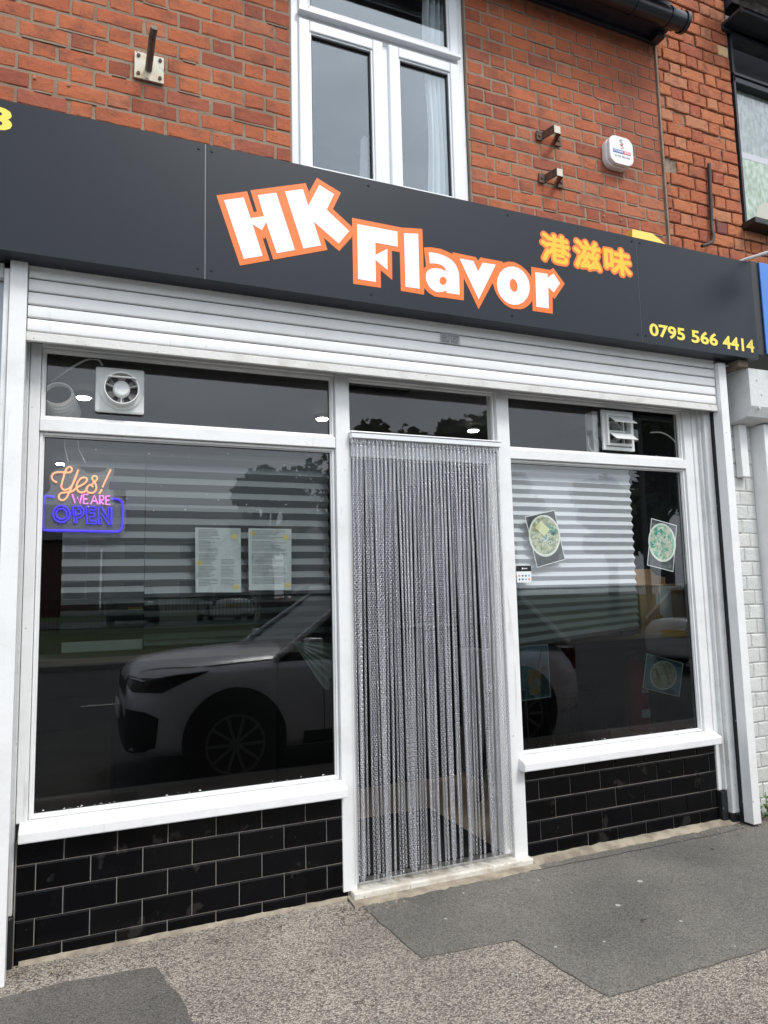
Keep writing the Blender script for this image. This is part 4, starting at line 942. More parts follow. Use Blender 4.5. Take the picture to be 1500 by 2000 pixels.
slate = M('printed_table', (.05,.055,.055), .5, blotch=[((.16,.18,.18), 14, .5, .65, .8)]); sky_p = M('printed_backdrop', (.16,.30,.38), .5, blotch=[((.05,.08,.08), 8, .5, .6)])
edge_w = M('print_border', (.80,.82,.80), .5); rim_m = M('printed_bowl_rim', (.72,.75,.66), .5)
def bowl(ob, c, r1, rz, m, rim=rim_m):
    mb = MB(); mb.disc((c[0], .0417, c[1]), r1, rz=rz, n=32, d=.0004); link('printed_bowl', mb.mesh(), ob, rim)
    mb = MB(); mb.disc((c[0], .0412, c[1]+rz*.02), r1*.90, rz=rz*.90, n=32, d=.0003); link('printed_food', mb.mesh(), ob, m)
ob, pts, c = sheet('food_poster', [(1025,1009),(1083,996),(1104,1093),(1049,1109)], slate, 'tilted poster of a noodle bowl in front of the white blind', 'poster', 'food posters in the right window', edge_w)
bowl(ob, (c[0]-.006, c[1]+.015), .106, .118, noodle)
def bits(ob, c, seed, cols, n=12, rad=.075):
    r = random.Random(seed)
    for j, m in enumerate(cols):
        mb = MB()
        for k in range(n):
            a = r.uniform(0, 6.28); d = rad*math.sqrt(r.random()); x, z = c[0]+d*math.cos(a), c[1]+d*math.sin(a); s_ = r.uniform(.006, .014); t0 = r.uniform(0, 3)
            if j == 0: mb.disc((x, .0406, z), s_, n=12, rin=s_*.55, rz=s_*.8, d=.0003)
            else: mb.prism([(x+s_*1.3*math.cos(t0+q)*(.5 if k % 2 else 1), z+s_*math.sin(t0+q)*r.uniform(.5, 1)) for q in [0, 1.2, 2.4, 3.6, 5]], .0403-.0003*j, .0405-.0003*j)
        link('printed_garnish', mb.mesh(), ob, m)
gA = M('printed_squid', (.62,.63,.54), .5); gB = M('printed_leaf', (.05,.28,.20), .5); gC = M('printed_tofu', (.66,.66,.36), .5)
bits(ob, (c[0]-.02, c[1]-.03), 1, [gA], 9, .07); bits(ob, (c[0]+.045, c[1]+.055), 2, [gB, gB], 7, .035)
mb = MB(); mb.prism([(c[0]-.07, c[1]+.06), (c[0]-.03, c[1]+.10), (c[0]+.03, c[1]+.05), (c[0]-.01, c[1]+.01)], .0396, .0399); link('printed_tofu', mb.mesh(), ob, gC)
bits(ob, (c[0]-.0, c[1]+.015), 3, [M('printed_onion', (.55,.75,.72), .5)], 8, .022)
ob, pts, c = sheet('food_poster', [(1272,1012),(1322,1026),(1315,1117),(1264,1104)], slate, 'poster of a bowl with green vegetables hanging right of the white blind', 'poster', 'food posters in the right window', edge_w)
bowl(ob, (c[0], c[1]+.015), .108, .118, noodle2); bits(ob, (c[0]-.03, c[1]+.04), 5, [gA, gB], 8, .06); bits(ob, (c[0]+.02, c[1]-.0), 6, [gA], 9, .06)
ob, pts, c = sheet('food_poster', [(1008,1263),(1070,1258),(1076,1361),(1015,1370)], sky_p, 'poster of an iced drink in the lower left corner of the right window', 'poster', 'food posters in the right window', edge_w)
mb = MB(); mb.prism([(c[0]-.045, c[1]+.02), (c[0]+.045, c[1]+.02), (c[0]+.032, c[1]-.12), (c[0]-.032, c[1]-.12)], .0405, .041); link('printed_drink', mb.mesh(), ob, drink)
mb = MB(); mb.prism([(c[0]+.02, c[1]+.02), (c[0]+.03, c[1]+.02), (c[0]+.065, c[1]+.125), (c[0]+.055, c[1]+.125)], .0403, .0408); link('printed_straw', mb.mesh(), ob, ink)
ob, pts, c = sheet('food_poster', [(1263,1276),(1335,1295),(1327,1361),(1255,1344)], sky_p, 'tilted poster of dumplings low in the right window', 'poster', 'food posters in the right window', edge_w)
bowl(ob, c, .105, .085, dumpl); bits(ob, c, 8, [pale_wood, dumpl], 6, .055)
ob, pts, c = sheet('payment_sticker', [(1008,1105),(1037,1105),(1038,1137),(1010,1138)], M('white_sticker', (.78,.80,.80), .4), 'small black and white card payment sticker beside the door post', 'sticker', None, y=.0352, th=.0008)
x0, x1, z0, z1 = pts[0][0], pts[1][0], pts[2][1], pts[0][1]
mb = MB(); mb.prism([(x0, z1), (x1, z1), (x1, z1-.031), (x0, z1-.031)], .0344, .0349); link('header_band', mb.mesh(), ob, black_pl)
mb = MB(); mb.box(x0+.036, x0+.044, .0340, .0343, z1-.020, z1-.011)
for k in range(5): mb.box(x0+.047+k*.005, x0+.0505+k*.005, .0340, .0343, z1-.018, z1-.013)
link('sticker_logo', mb.mesh(), ob, vinyl_w)
for j in range(2):
    for i in range(4):
        mb = MB(); cx, cz = x0+.018+i*.021, z0+.016+j*.020
        if (i+j) % 2: mb.box(cx-.006, cx+.006, .0344, .0349, cz-.005, cz+.005)
        else: mb.disc((cx, .0344, cz), .0055, n=12, d=.0005)
        link('card_logo', mb.mesh(), ob, [M('logo_%s' % n_, c_, .5) if ('logo_%s' % n_) not in bpy.data.materials else bpy.data.materials['logo_%s' % n_] for n_, c_ in (('navy', (.05,.10,.30)), ('coral', (.75,.25,.18)), ('sky', (.15,.35,.60)), ('slate', (.15,.20,.25)))][(i*3+j) % 4])
# boxes and chopsticks
cb = empty('cardboard_box', (3.33, .3, 1.11), label='large open cardboard box on the counter at the right end of the window', cat='box')
BOX('box_body', card_m, cb, 3.15, 3.50, .16, .46, 1.111, 1.41); 
mb = MB(); q = [(3.15,1.411),(3.17,1.46),(3.22,1.49),(3.23,1.51),(3.38,1.51),(3.42,1.47),(3.50,1.455),(3.50,1.411)]; mb.prism(q, .30, .304); mb.build('flap', card_m, cb)
BOX('shipping_label', paper_m, cb, 3.30, 3.40, .157, .1595, 1.19, 1.40); BOX('shipping_label', paper_m, cb, 3.275, 3.295, .157, .1595, 1.29, 1.35)
mb = MB(); mb.disc((3.30, .157, 1.21), .02, rz=.012, d=.002); mb.build('box_logo', vinyl_y, cb)
hb_ = empty('chopstick_box', (3.05, .2, 1.25), label='white box holding upright chopsticks beside the cardboard box', cat='box')
BOX('box_body', paper_m, hb_, 2.99, 3.12, .15, .25, 1.25, 1.32); BOX('box_print', vinyl_y, hb_, 3.06, 3.08, .148, .1495, 1.27, 1.295)
for k in range(7):
    mb = MB(); x = 2.995+k*.011; mb.tube([(x, .2, 1.30), (x+.012*math.sin(k*2.1), .2+.01*math.cos(k), 1.40)], .003, 5); mb.build('chopstick', pale_wood, hb_)
BOX('stacked_cartons', M('blue_carton', (.06,.08,.16), .6), None, 3.0, 3.10, .16, .40, 1.111, 1.248, bev=.003, label='dark blue carton under the chopstick box', cat='carton')
# fire extinguisher
fe = empty('fire_extinguisher', (3.24, .34, .42), label='red fire extinguisher low behind the right window', cat='fire extinguisher')
mb = MB(); mb.tube([(3.24,.34,z) for z in (.50,.51,.53,.86,.90,.925,.935,.97)], .07, 20, radii=[.05,.066,.070,.070,.062,.04,.022,.022]); mb.build('cylinder', red_m, fe)
BOX('instruction_label', paper_m, fe, 3.205, 3.27, .262, .268, .59, .64); BOX('instruction_label', paper_m, fe, 3.215, 3.235, .262, .268, .74, .76); BOX('instruction_label', paper_m, fe, 3.245, 3.265, .262, .268, .74, .76)
BOX('handle', black_pl, fe, 3.17, 3.26, .32, .35, .96, .99, bev=.004); mb = MB(); mb.tube([(3.26,.32,.96),(3.33,.30,.9),(3.33,.29,.75)], .01, 8); mb.build('hose', black_pl, fe)
BOX('wooden_crate', pale_wood, None, 3.12, 3.38, .24, .46, .02, .495, bev=.004, label='low wooden crate carrying the fire extinguisher', cat='crate')

# ------------------------------------------------------------------ extractor fans, duct, cables
f1 = empty('extractor_fan', (.135, .03, 2.32), label='round white extractor fan on a square plate in the left top pane', cat='extractor fan')
cx, cz = .135, 2.323
mb = MB(); mb.box(.032, .237, .012, .026, 2.222, 2.427, .009); mb.build('mounting_plate', white_pl, f1)
def ringtube(mb, c, r0, y0, y1, th, n=36):
    vs = []; 
    for (rr_, y) in ((r0, y0), (r0+th, y0), (r0+th, y1), (r0, y1)):
        for k in range(n):
            t = 2*math.pi*k/n; vs.append((c[0]+rr_*math.cos(t), y, c[1]+rr_*math.sin(t)))
    fs = []
    for q in range(4):
        for k in range(n): fs.append((q*n+k, q*n+(k+1)%n, ((q+1)%4)*n+(k+1)%n, ((q+1)%4)*n+k))
    mb.add(vs, fs, False)
mb = MB(); ringtube(mb, (cx+.004, cz), .072, .000, .013, .016); mb.build('flange_ring', white_pl, f1)
mb = MB(); ringtube(mb, (cx+.004, cz), .068, -.045, .012, .004); mb.build('duct_ring', white_pl, f1)
mb = MB(); mb.disc((cx+.004, .006, cz), .068, d=.004); mb.build('dark_opening', black_pl, f1)
mb = MB(); mb.tube([(cx+.004, y, cz) for y in (-.030, -.027, -.01, .005)], .035, 28, radii=[.028,.035,.036,.036]); mb.build('hub', white_pl, f1)
for a in (20, 160, 270):
    mb = MB(); a = R(a); mb.tube([(cx+.004+.034*math.cos(a), -.008, cz+.034*math.sin(a)), (cx+.004+.069*math.cos(a), -.008, cz+.069*math.sin(a))], .0035, 6); mb.build('strut', white_pl, f1)
for a in range(0, 360, 60):
    a = R(a+12); b_ = R(34); mb = MB(); P_ = lambda t, rr_, y: (cx+.004+rr_*math.cos(t), y, cz+rr_*math.sin(t))
    mb.add([P_(a, .035, -.002), P_(a, .065, -.002), P_(a+b_, .065, .005), P_(a+b_, .035, .005)], [(0,1,2,3)]); mb.build('blade', M('fan_blade_grey', (.25,.24,.23), .5) if 'fan_blade_grey' not in bpy.data.materials else bpy.data.materials['fan_blade_grey'], f1)
mb = MB(); q = [(cx+.004+.070*math.cos(t), cz+.035+.0*t) for t in (0,)]
pts = [(cx+.004+.066*math.cos(math.pi*k/16), -.045-.022*math.sin(math.pi*k/16), cz+.042) for k in range(17)]
mb.add([(p[0], p[1], p[2]) for p in pts] + [(p[0], p[1], p[2]+.003) for p in pts] , [tuple(range(17)), tuple(range(17, 34))[::-1]] + [(k, k+1, 18+k, 17+k) for k in range(16)] + [(16, 0, 17, 33)]); mb.build('flap', white_pl, f1)
f2 = empty('extractor_fan', (2.9, .1, 2.32), label='boxy white extractor fan with two raised louvres in the right top pane', cat='extractor fan')
bx0, bx1, bz0, bz1 = 2.84, 3.035, 2.235, 2.432
mb = MB(); rectframe(mb, bx0-.02, bx1+.02, bz0-.025, bz1+.02, .022, .018, .034, .003); rectframe(mb, bx0, bx1, bz0, bz1, .016, .0, .05, .003); mb.build('outer_frame', white_pl, f2)
mb = MB(); ringtube(mb, (2.925, 2.33), .058, .045, .11, .006); mb.build('duct_ring', white_pl, f2)
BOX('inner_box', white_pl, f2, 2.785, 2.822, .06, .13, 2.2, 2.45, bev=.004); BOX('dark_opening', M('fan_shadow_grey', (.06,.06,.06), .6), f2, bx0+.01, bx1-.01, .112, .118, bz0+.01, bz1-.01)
BOX('crossbar', white_pl, f2, 2.985, 2.995, .03, .05, bz0, bz1); BOX('crossbar', white_pl, f2, bx0, bx1, .032, .052, 2.325, 2.335)
for z in (2.415, 2.315):
    mb = MB(); mb.add([(bx0+.018, .008, z), (bx1-.014, .008, z), (bx1-.010, -.050, z-.048), (bx0+.022, -.050, z-.048), (bx0+.018, .010, z-.002), (bx1-.014, .010, z-.002), (bx1-.010, -.048, z-.050), (bx0+.022, -.048, z-.050)], [(0,1,2,3),(4,5,6,7),(0,1,5,4),(1,2,6,5),(2,3,7,6),(3,0,4,7)]); mb.build('louvre', white_pl, f2)
BOX('flex_joint', M('translucent_junction', (.35,.36,.36), .4), None, 3.13, 3.19, .12, .17, 2.30, 2.38, bev=.012, label='grey junction box right of the boxy extractor fan', cat='junction box')
mb = MB(); P3 = lambda u, v, y: (fp(u, v, y)[0], y, fp(u, v, y)[1])
def spl(pts, k=6):
    p = [Vector(x) for x in pts]; q = []
    for i in range(len(p)-1):
        a, b_, c_, d_ = p[max(i-1, 0)], p[i], p[i+1], p[min(i+2, len(p)-1)]
        for j in range(k):
            t = j/k; q.append(.5*((2*b_) + (c_-a)*t + (2*a-5*b_+4*c_-d_)*t*t + (3*b_-a-3*c_+d_)*t**3))
    return q + [p[-1]]
mb.tube(spl([P3(1270,845,.12),P3(1292,845,.10),P3(1312,856,.08),P3(1326,874,.07),P3(1326,889,.07),P3(1312,897,.07),P3(1290,899,.07)]), .0042, 8); mb.build('cable', cable_m, None, label='white cable looping at the right end of the right top pane', cat='cable')
mb = MB(); mb.tube(spl([P3(1156,848,.10),P3(1149,856,.08),P3(1150,872,.07),P3(1160,884,.07),P3(1176,888,.07)]), .0035, 8); mb.build('cable', cable_m, None, label='thin white cable curling left of the boxy extractor fan', cat='cable')
mb = MB(); mb.tube(spl([P3(100,745,.16),P3(125,728,.12),P3(150,712,.08),P3(172,702,.06),P3(192,703,.05),P3(200,714,.05)]), .005, 8); mb.build('cable', cable_m, None, label='grey cable arching from the duct to the round extractor fan', cat='cable')
mb = MB(); c0 = Vector(P3(113, 768, .055)); ax = Vector((.16, 1, -.42)).normalized(); pts = []; rad = []
for k in range(15): pts.append(c0 + ax*k*.011); rad.append(.060 + (.004 if k % 2 else 0) + .0008*k)
mb.tube(pts, .06, 28, False, rad, False)
for k in range(14, -1, -1): pass
pts2 = [p for p in pts]; mb.tube(pts2, .055, 28, False, [x-.005 for x in rad], False); mb.tube([pts[0]-ax*.002, pts[0]+ax*.003], .057, 28, False, [.060, .055])
du = mb.build('flexible_duct', M('grey_duct', (.72,.70,.65), .5), None, label='open end of a pale corrugated duct behind the left top pane', cat='duct')
mb = MB(); mb.tube([pts[2]-ax*.001, pts[2]+ax*.001], .0535, 24); link('dark_end', mb.mesh(), du, M('duct_darkness', (.002,.002,.002), 1, spec=0))  # black disc paints the darkness inside the duct mouth
ac = empty('air_curtain', (1.5, .5, 2.6), label='long dark fitting under the ceiling above the doorway', cat='air curtain')
BOX('casing', black_pl, ac, 1.33, 1.72, .32, .42, 2.545, 2.60, bev=.015); BOX('mounting_strip', gasket, ac, 1.36, 1.69, .33, .41, 2.6, 2.66)

# ------------------------------------------------------------------ wall fixtures
fbk = empty('flagpole_bracket', (.24, .05, 3.9), label='rusty square plate with a steel stub on the brickwork left of the window', cat='bracket')
BOX('base_plate', plate_m, fbk, .174, .309, .046, .057, 3.870, 4.006, bev=.002)
mb = MB(); mb.tube([(.238, .045, 3.925), (.243, -.10, 3.985), (.247, -.14, 4.00)], .0165, 14); mb.build('pole_stub', pole_m, fbk)
for x in (.192, .291):
    for z in (3.893, 3.985):
        mb = MB(); mb.disc((x, .039, z), .0085, n=6, d=.008); mb.build('bolt', rust, fbk)
for (xa, xb, z, lab) in ((2.475, 2.655, 4.135, 'upper rusty strap bracket on the wall right of the window'), (2.478, 2.655, 3.862, 'lower rusty strap bracket, just above the sign')):
    e = empty('strap_bracket', (2.56, .05, z), label=lab, cat='bracket', group='rusty strap brackets on the brick wall')
    BOX('foot', rust, e, xa, xa+.045, .048, .056, z-.03, z+.03, bev=.002); BOX('foot', rust, e, xb-.045, xb, .048, .056, z-.035, z+.025, bev=.002)
    mb = MB(); x2, x3 = xa+.040, xb-.04
    prf = [(x2, .05), (x2+.025, -.035), (x3-.025, -.035), (x3, .05)]
    inn_ = [(x3-.004, .05), (x3-.029, -.030), (x2+.029, -.030), (x2+.004, .05)]
    pf = prf + inn_; n = len(pf); vs = [(x, y, z-.024) for x, y in pf] + [(x, y, z+.026) for x, y in pf]
    mb.add(vs, [(i, (i+1)%n, n+(i+1)%n, n+i) for i in range(n)] + [(0,1,6,7),(1,2,5,6),(2,3,4,5),(8,15,14,9),(9,14,13,10),(10,13,12,11)]); mb.build('strap', rust, e)
    BOX('worn_face', plate_m, e, x2+.028, x3-.028, -.0375, -.0355, z-.022, z+.024)
    for x in (xa+.02, xb-.018): mb = MB(); mb.disc((x, .042, z), .008, n=6, d=.006); mb.build('bolt', rust, e)
al = empty('alarm_box', (3.07, .03, 4.13), label='white alarm box with rounded corners on the brick wall', cat='alarm box')
def rrect(x0, x1, z0, z1, r_, n=8):
    o = []
    for cx_, cz_, a0 in ((x1-r_, z1-r_, 0), (x0+r_, z1-r_, 90), (x0+r_, z0+r_, 180), (x1-r_, z0+r_, 270)):
        for k in range(n+1): t = R(a0+90*k/n); o.append((cx_+r_*math.cos(t), cz_+r_*math.sin(t)))
    return o
def cushion(name, x0, x1, z0, z1, r_, y0, y1, m, par):
    A1 = rrect(x0, x1, z0, z1, r_); cx_, cz_ = (x0+x1)/2, (z0+z1)/2; n = len(A1); vs = []
    for (s_, y) in ((1, y1), (1, y0+.006), (.985, y0+.002), (.96, y0)): vs += [(cx_+(x-cx_)*s_, y, cz_+(z-cz_)*s_) for x, z in A1]
    fs = [(q*n+k, q*n+(k+1)%n, (q+1)*n+(k+1)%n, (q+1)*n+k) for q in range(3) for k in range(n)] + [tuple(range(3*n, 4*n))]
    mb = MB(); mb.add(vs, fs); return mb.build(name, m, par)
apl = M('white_alarm_plastic', (.80,.82,.83), .3)
cushion('back_box', 2.978, 3.168, 4.038, 4.232, .06, .020, .057, apl, al); cushion('front_cover', 2.985, 3.175, 4.045, 4.235, .055, -.006, .017, apl, al)
BOX('blue_label', M('navy_label', (.05,.10,.38), .4), al, 3.010, 3.092, -.0078, -.0065, 4.118, 4.140); BOX('red_label', M('red_label', (.70,.12,.12), .4), al, 3.0925, 3.15, -.0078, -.0065, 4.118, 4.140)
text('lettering', 'STATESAFE', 3.014, 3.089, 4.123, 4.135, -.0081, vinyl_w, al, bold=.02); text('lettering', 'SITE', 3.10, 3.143, 4.123, 4.135, -.0081, vinyl_w, al, bold=.02)
text('lettering', '01522 583 096', 3.022, 3.142, 4.090, 4.104, -.0068, ink, al, bold=.01)
text('logo', 'S', 3.066, 3.094, 4.172, 4.214, -.0068, ink, al); text('logo', 'S', 3.070, 3.098, 4.150, 4.186, -.0071, bpy.data.materials['red_label'], al)
mb = MB(); mb.tube(spl([(3.872,.03,4.25),(3.862,.03,4.0),(3.852,.03,3.80),(3.825,.0,3.70),(3.76,-.03,3.635),(3.68,-.03,3.60)]), .012, 10); rd = mb.build('bent_rod', rod_m, None, label='bent rusty rod standing against the brick pier', cat='rod')
mb = MB()
for (u, v) in ((68,152),(135,166)): x, z = fp(u, v, .058); mb.disc((x, .053, z), .0065, n=12, rin=.003, d=.006)
for (u, v) in ((1179,422),(1213,430)): x, z = fp(u, v, .058); mb.disc((x, .053, z), .006, n=12, rin=.003, d=.006)
mb.build('wall_plug', M('old_wall_plug', (.45,.30,.2), .8), shop, kind='stuff')

# ------------------------------------------------------------------ weeds at the right corner
wd = empty('weed', (3.8, -.12, 0), label='small green weed growing at the foot of the white brick pier', cat='weed')
r = random.Random(17); mb = MB(); sm2 = MB()
for k in range(26):
    bx, by = 3.76+r.uniform(-.05, .28), -.10+r.uniform(-.06, .07); h = r.uniform(.04, .15); lx, ly = r.uniform(-.04, .04), r.uniform(-.04, .03)
    if k == 0: h, lx, bx = .26, .03, 3.74
    sm2.tube([(bx, by, 0), (bx+lx*.5, by+ly*.5, h*.5), (bx+lx, by+ly, h)], .0018, 4)
    for j in range(int(9+h*60)):
        t = r.uniform(.15, 1); c = Vector((bx+lx*t, by+ly*t, h*t)); d = Vector((r.gauss(0, 1), r.gauss(0, 1), r.uniform(-.2, .9))).normalized(); s_ = Vector((r.gauss(0, 1), r.gauss(0, 1), r.gauss(0, .6))); s_ = (s_-d*s_.dot(d)).normalized(); L_ = r.uniform(.012, .024)
        mb.add([c, c+d*L_*.5+s_*L_*.35, c+d*L_, c+d*L_*.5-s_*L_*.35], [(0,1,2,3)])
mb.build('leaves', weed_m, wd, kind='stuff'); sm2.build('stem', M('weed_stem', (.12,.16,.05), .7), wd)

# ------------------------------------------------------------------ the street behind (seen in the glass)
def car(name, lab, loc, rz, paint, L_=4.2, H_=1.6, W_=1.78, group=None, rearplate=False):
    """nose towards -x before turning; origin at the centre of the car on the ground"""
    e = empty(name, loc, rz, label=lab, cat='car', group=group)
    hl = L_/2; belt = .62*H_
    # stations: x, hood/roof height, half width, sill height
    ts = [(-1, .60, .62, .24), (-.99, .69, .76, .22), (-.95, .745, .86, .20), (-.87, .775, .93, .19), (-.7, .80, .98, .18), (-.5, .815, 1, .18), (-.42, .82, 1, .18), (0, .80, 1, .18), (.5, .79, 1, .18), (.8, .78, .98, .19), (.93, .77, .93, .20), (.98, .70, .86, .24), (1, .62, .76, .28)]
    vs = []; fs = []; n = 11
    for (t, hz, wf, sz) in ts:
        x = t*hl; w = W_/2*wf; h = hz*H_*.82 if t < -.4 else hz*H_*.82; s_ = sz*H_/1.2*.9
        ringp = [(-w*.90, s_), (-w*.99, s_+.10), (-w, h*.58), (-w*.985, h*.80), (-w*.90, h*.965), (0, h*1.03), (w*.90, h*.965), (w*.985, h*.80), (w, h*.58), (w*.99, s_+.10), (w*.90, s_)]
        vs += [(x, y, z) for y, z in ringp]
    N_ = len(ts)
    for i in range(N_-1):
        for k in range(n): fs.append((i*n+k, i*n+(k+1)%n, (i+1)*n+(k+1)%n, (i+1)*n+k))
    fs += [tuple(range(n))[::-1], tuple(range((N_-1)*n, N_*n))]
    wx = (-hl*.62, hl*.62)
    def cb_(nm, mb, m):
        me = mb.mesh(nm); me.materials.append(m); o = bpy.data.objects.new(nm, me); COL.objects.link(o); o.parent = e; return o
    mb = MB(); mb.add(vs, fs, True); bo = cb_('body', mb, paint)
    md = bo.modifiers.new('round', 'SUBSURF'); md.levels = 2; md.render_levels = 2
    gl = M('car_glass', (.015,.018,.02), .05) if 'car_glass' not in bpy.data.materials else bpy.data.materials['car_glass']
    trim = M('car_trim', (.02,.02,.022), .5) if 'car_trim' not in bpy.data.materials else bpy.data.materials['car_trim']
    b0 = .77*.82*H_*1.0
    def cabin(nm, m, sc, z0, z1, xa, xb, xc, xd):
        mb = MB(); w0, w1 = W_/2*.90*sc, W_/2*.70*sc
        mb.add([(xa,-w0,z0),(xd,-w0,z0),(xd,w0,z0),(xa,w0,z0),(xb,-w1,z1),(xc,-w1,z1),(xc,w1,z1),(xb,w1,z1)], [(0,1,5,4),(1,2,6,5),(2,3,7,6),(3,0,4,7),(4,5,6,7)])
        return cb_(nm, mb, m)
    cabin('windows', gl, 1, b0-.05, H_*.955, -hl*.46, -hl*.10, hl*.68, hl*.92)
    mb = MB(); w1 = W_/2*.72
    mb.box(-hl*.12, hl*.72, -w1, w1, H_*.945, H_, .025); cb_('roof', mb, paint)
    def wrap(nm, up, lo_, m, par=None, off=.007, nx=14, nz=4):
        def at(c, t):
            t *= len(c)-1; i = min(int(t), len(c)-2); f = t-i; return Vector(c[i]).lerp(Vector(c[i+1]), f)
        vs_ = [at(lo_, i/nx).lerp(at(up, i/nx), j/nz) for j in range(nz+1) for i in range(nx+1)]
        mb = MB(); mb.add(vs_, [(j*(nx+1)+i, j*(nx+1)+i+1, (j+1)*(nx+1)+i+1, (j+1)*(nx+1)+i) for j in range(nz) for i in range(nx)], True)
        o = cb_(nm, mb, m); sw = o.modifiers.new('fit', 'SHRINKWRAP'); sw.target = bo; sw.offset = off; sw.wrap_method = 'NEAREST_SURFACEPOINT'; sw.wrap_mode = 'ABOVE_SURFACE'
        return o
    hg = M('headlight_glass', (.02,.022,.026), .08) if 'headlight_glass' not in bpy.data.materials else bpy.data.materials['headlight_glass']
    hr = M('headlight_reflector', (.55,.57,.6), .2, metal=.6) if 'headlight_reflector' not in bpy.data.materials else bpy.data.materials['headlight_reflector']
    w2 = W_/2; hb_ = H_*.82
    for s_ in (-1, 1):
        hl_ = wrap('headlight', [(-hl, s_*w2*.50, .70*hb_), (-hl*.97, s_*w2*.80, .72*hb_), (-hl*.86, s_*w2*.98, .745*hb_), (-hl*.70, s_*w2*1.02, .775*hb_)],
                   [(-hl*1.0, s_*w2*.50, .655*hb_), (-hl*.985, s_*w2*.80, .60*hb_), (-hl*.88, s_*w2, .60*hb_), (-hl*.71, s_*w2*1.02, .765*hb_)], hg)
        wrap('light_strip', [(-hl*.99, s_*w2*.62, .69*hb_), (-hl*.95, s_*w2*.86, .70*hb_), (-hl*.80, s_*w2*1.0, .75*hb_)], [(-hl*.99, s_*w2*.62, .675*hb_), (-hl*.95, s_*w2*.86, .68*hb_), (-hl*.80, s_*w2*1.0, .74*hb_)], hr, off=.012, nz=1)
        wrap('bumper_vent', [(-hl*1.0, s_*w2*.66, .50*hb_), (-hl*.95, s_*w2*.92, .49*hb_), (-hl*.90, s_*w2*.99, .45*hb_)], [(-hl*1.0, s_*w2*.60, .25*hb_), (-hl*.94, s_*w2*.90, .24*hb_), (-hl*.91, s_*w2*.98, .26*hb_)], trim)
        wrap('bonnet_gap', [(-hl*.97, s_*w2*.66, .755*hb_), (-hl*.70, s_*w2*.93, .815*hb_), (-hl*.40, s_*w2*.95, .84*hb_)], [(-hl*.975, s_*w2*.66, .748*hb_), (-hl*.70, s_*w2*.945, .806*hb_), (-hl*.40, s_*w2*.965, .832*hb_)], trim, off=.003, nz=1)
        for xx in (-.28, .10, .46):
            wrap('door_gap', [(xx*hl, s_*w2, .80*hb_), (xx*hl, s_*w2, .24*hb_)], [(xx*hl+.008, s_*w2, .80*hb_), (xx*hl+.008, s_*w2, .24*hb_)], trim, off=.003, nz=1)
        wrap('sill_trim', [(-hl*.36, s_*w2, .30*hb_), (hl*.38, s_*w2, .30*hb_)], [(-hl*.36, s_*w2*.97, .19*hb_), (hl*.38, s_*w2*.97, .19*hb_)], trim)
        wrap('door_handle', [(-hl*.08, s_*w2, .69*hb_), (hl*.02, s_*w2, .69*hb_)], [(-hl*.08, s_*w2, .665*hb_), (hl*.02, s_*w2, .665*hb_)], hr, off=.02, nz=1)
    wrap('upper_grille', [(-hl*1.02, -w2*.55, .66*hb_), (-hl*1.02, w2*.55, .66*hb_)], [(-hl*1.02, -w2*.6, .57*hb_), (-hl*1.02, w2*.6, .57*hb_)], trim)
    wrap('lower_grille', [(-hl*1.02, -w2*.60, .44*hb_), (-hl*1.02, w2*.60, .44*hb_)], [(-hl*1.02, -w2*.55, .24*hb_), (-hl*1.02, w2*.55, .24*hb_)], trim)
    for s_ in (-1, 1):
        y0 = s_*W_/2*.905; y1 = s_*W_/2*.705
        for (xa, xb) in ((-hl*.46, -hl*.10), (hl*.12, hl*.15), (hl*.92, hl*.68)):
            mb = MB(); mb.tube([(xa, y0, b0-.03), (xb, y1, H_*.955)], .028, 6); cb_('pillar', mb, paint if xa != hl*.12 else trim)
        mb = MB(); mb.box(-hl*.36, -hl*.30, s_*W_/2*1.0, s_*(W_/2+.17), b0+.02, b0+.15, .02); cb_('mirror', mb, paint)
        for x in wx:
            R_ = .345*H_/1.6
            mb = MB(); mb.disc((x, s_*(W_/2+.004) - (.006 if s_ > 0 else 0), R_+.03), R_+.075, 'y', 28, d=.006); cb_('wheel_arch', mb, trim)
            mb = MB(); pts = []
            yy = s_*(W_/2+.012)
            for q in range(2): pass
            mb.disc((x, min(yy, yy-s_*.2), R_), R_, 'y', 30, d=.2); wh = cb_('wheel', mb, M('tyre', (.012,.012,.012), .8) if 'tyre' not in bpy.data.materials else bpy.data.materials['tyre'])
            mb = MB(); yo = yy + s_*.006 - (.012 if s_ > 0 else 0)
            mb.disc((x, yo, R_), R_*.70, 'y', 30, rin=R_*.64, d=.012); mb.disc((x, yo, R_), R_*.14, 'y', 14, d=.012)
            for k in range(10):
                a = 2*math.pi*k/10 + (.12 if k % 2 else -.12); mb.tube([(x+R_*.1*math.cos(a), yy+s_*.01, R_+R_*.1*math.sin(a)), (x+R_*.66*math.cos(2*math.pi*k/10), yy+s_*.012, R_+R_*.66*math.sin(2*math.pi*k/10))], .013, 5)
            o = cb_('rim', mb, M('alloy', (.16,.16,.17), .35, metal=.5) if 'alloy' not in bpy.data.materials else bpy.data.materials['alloy']); o.parent = wh
        mb = MB(); mb.box(hl*.90, hl*.965, s_*W_*.36, s_*W_*.445, H_*.44, H_*.58, .02); cb_('tail_light', mb, M('tail_lamp_red', (.06,.004,.006), .2) if 'tail_lamp_red' not in bpy.data.materials else bpy.data.materials['tail_lamp_red'])
    pl = MB(); pl.box(-hl*1.015, -hl*1.006, -.26, .26, .33*H_, .40*H_); cb_('number_plate', pl, M('plate_white', (.7,.7,.68), .5) if 'plate_white' not in bpy.data.materials else bpy.data.materials['plate_white'])
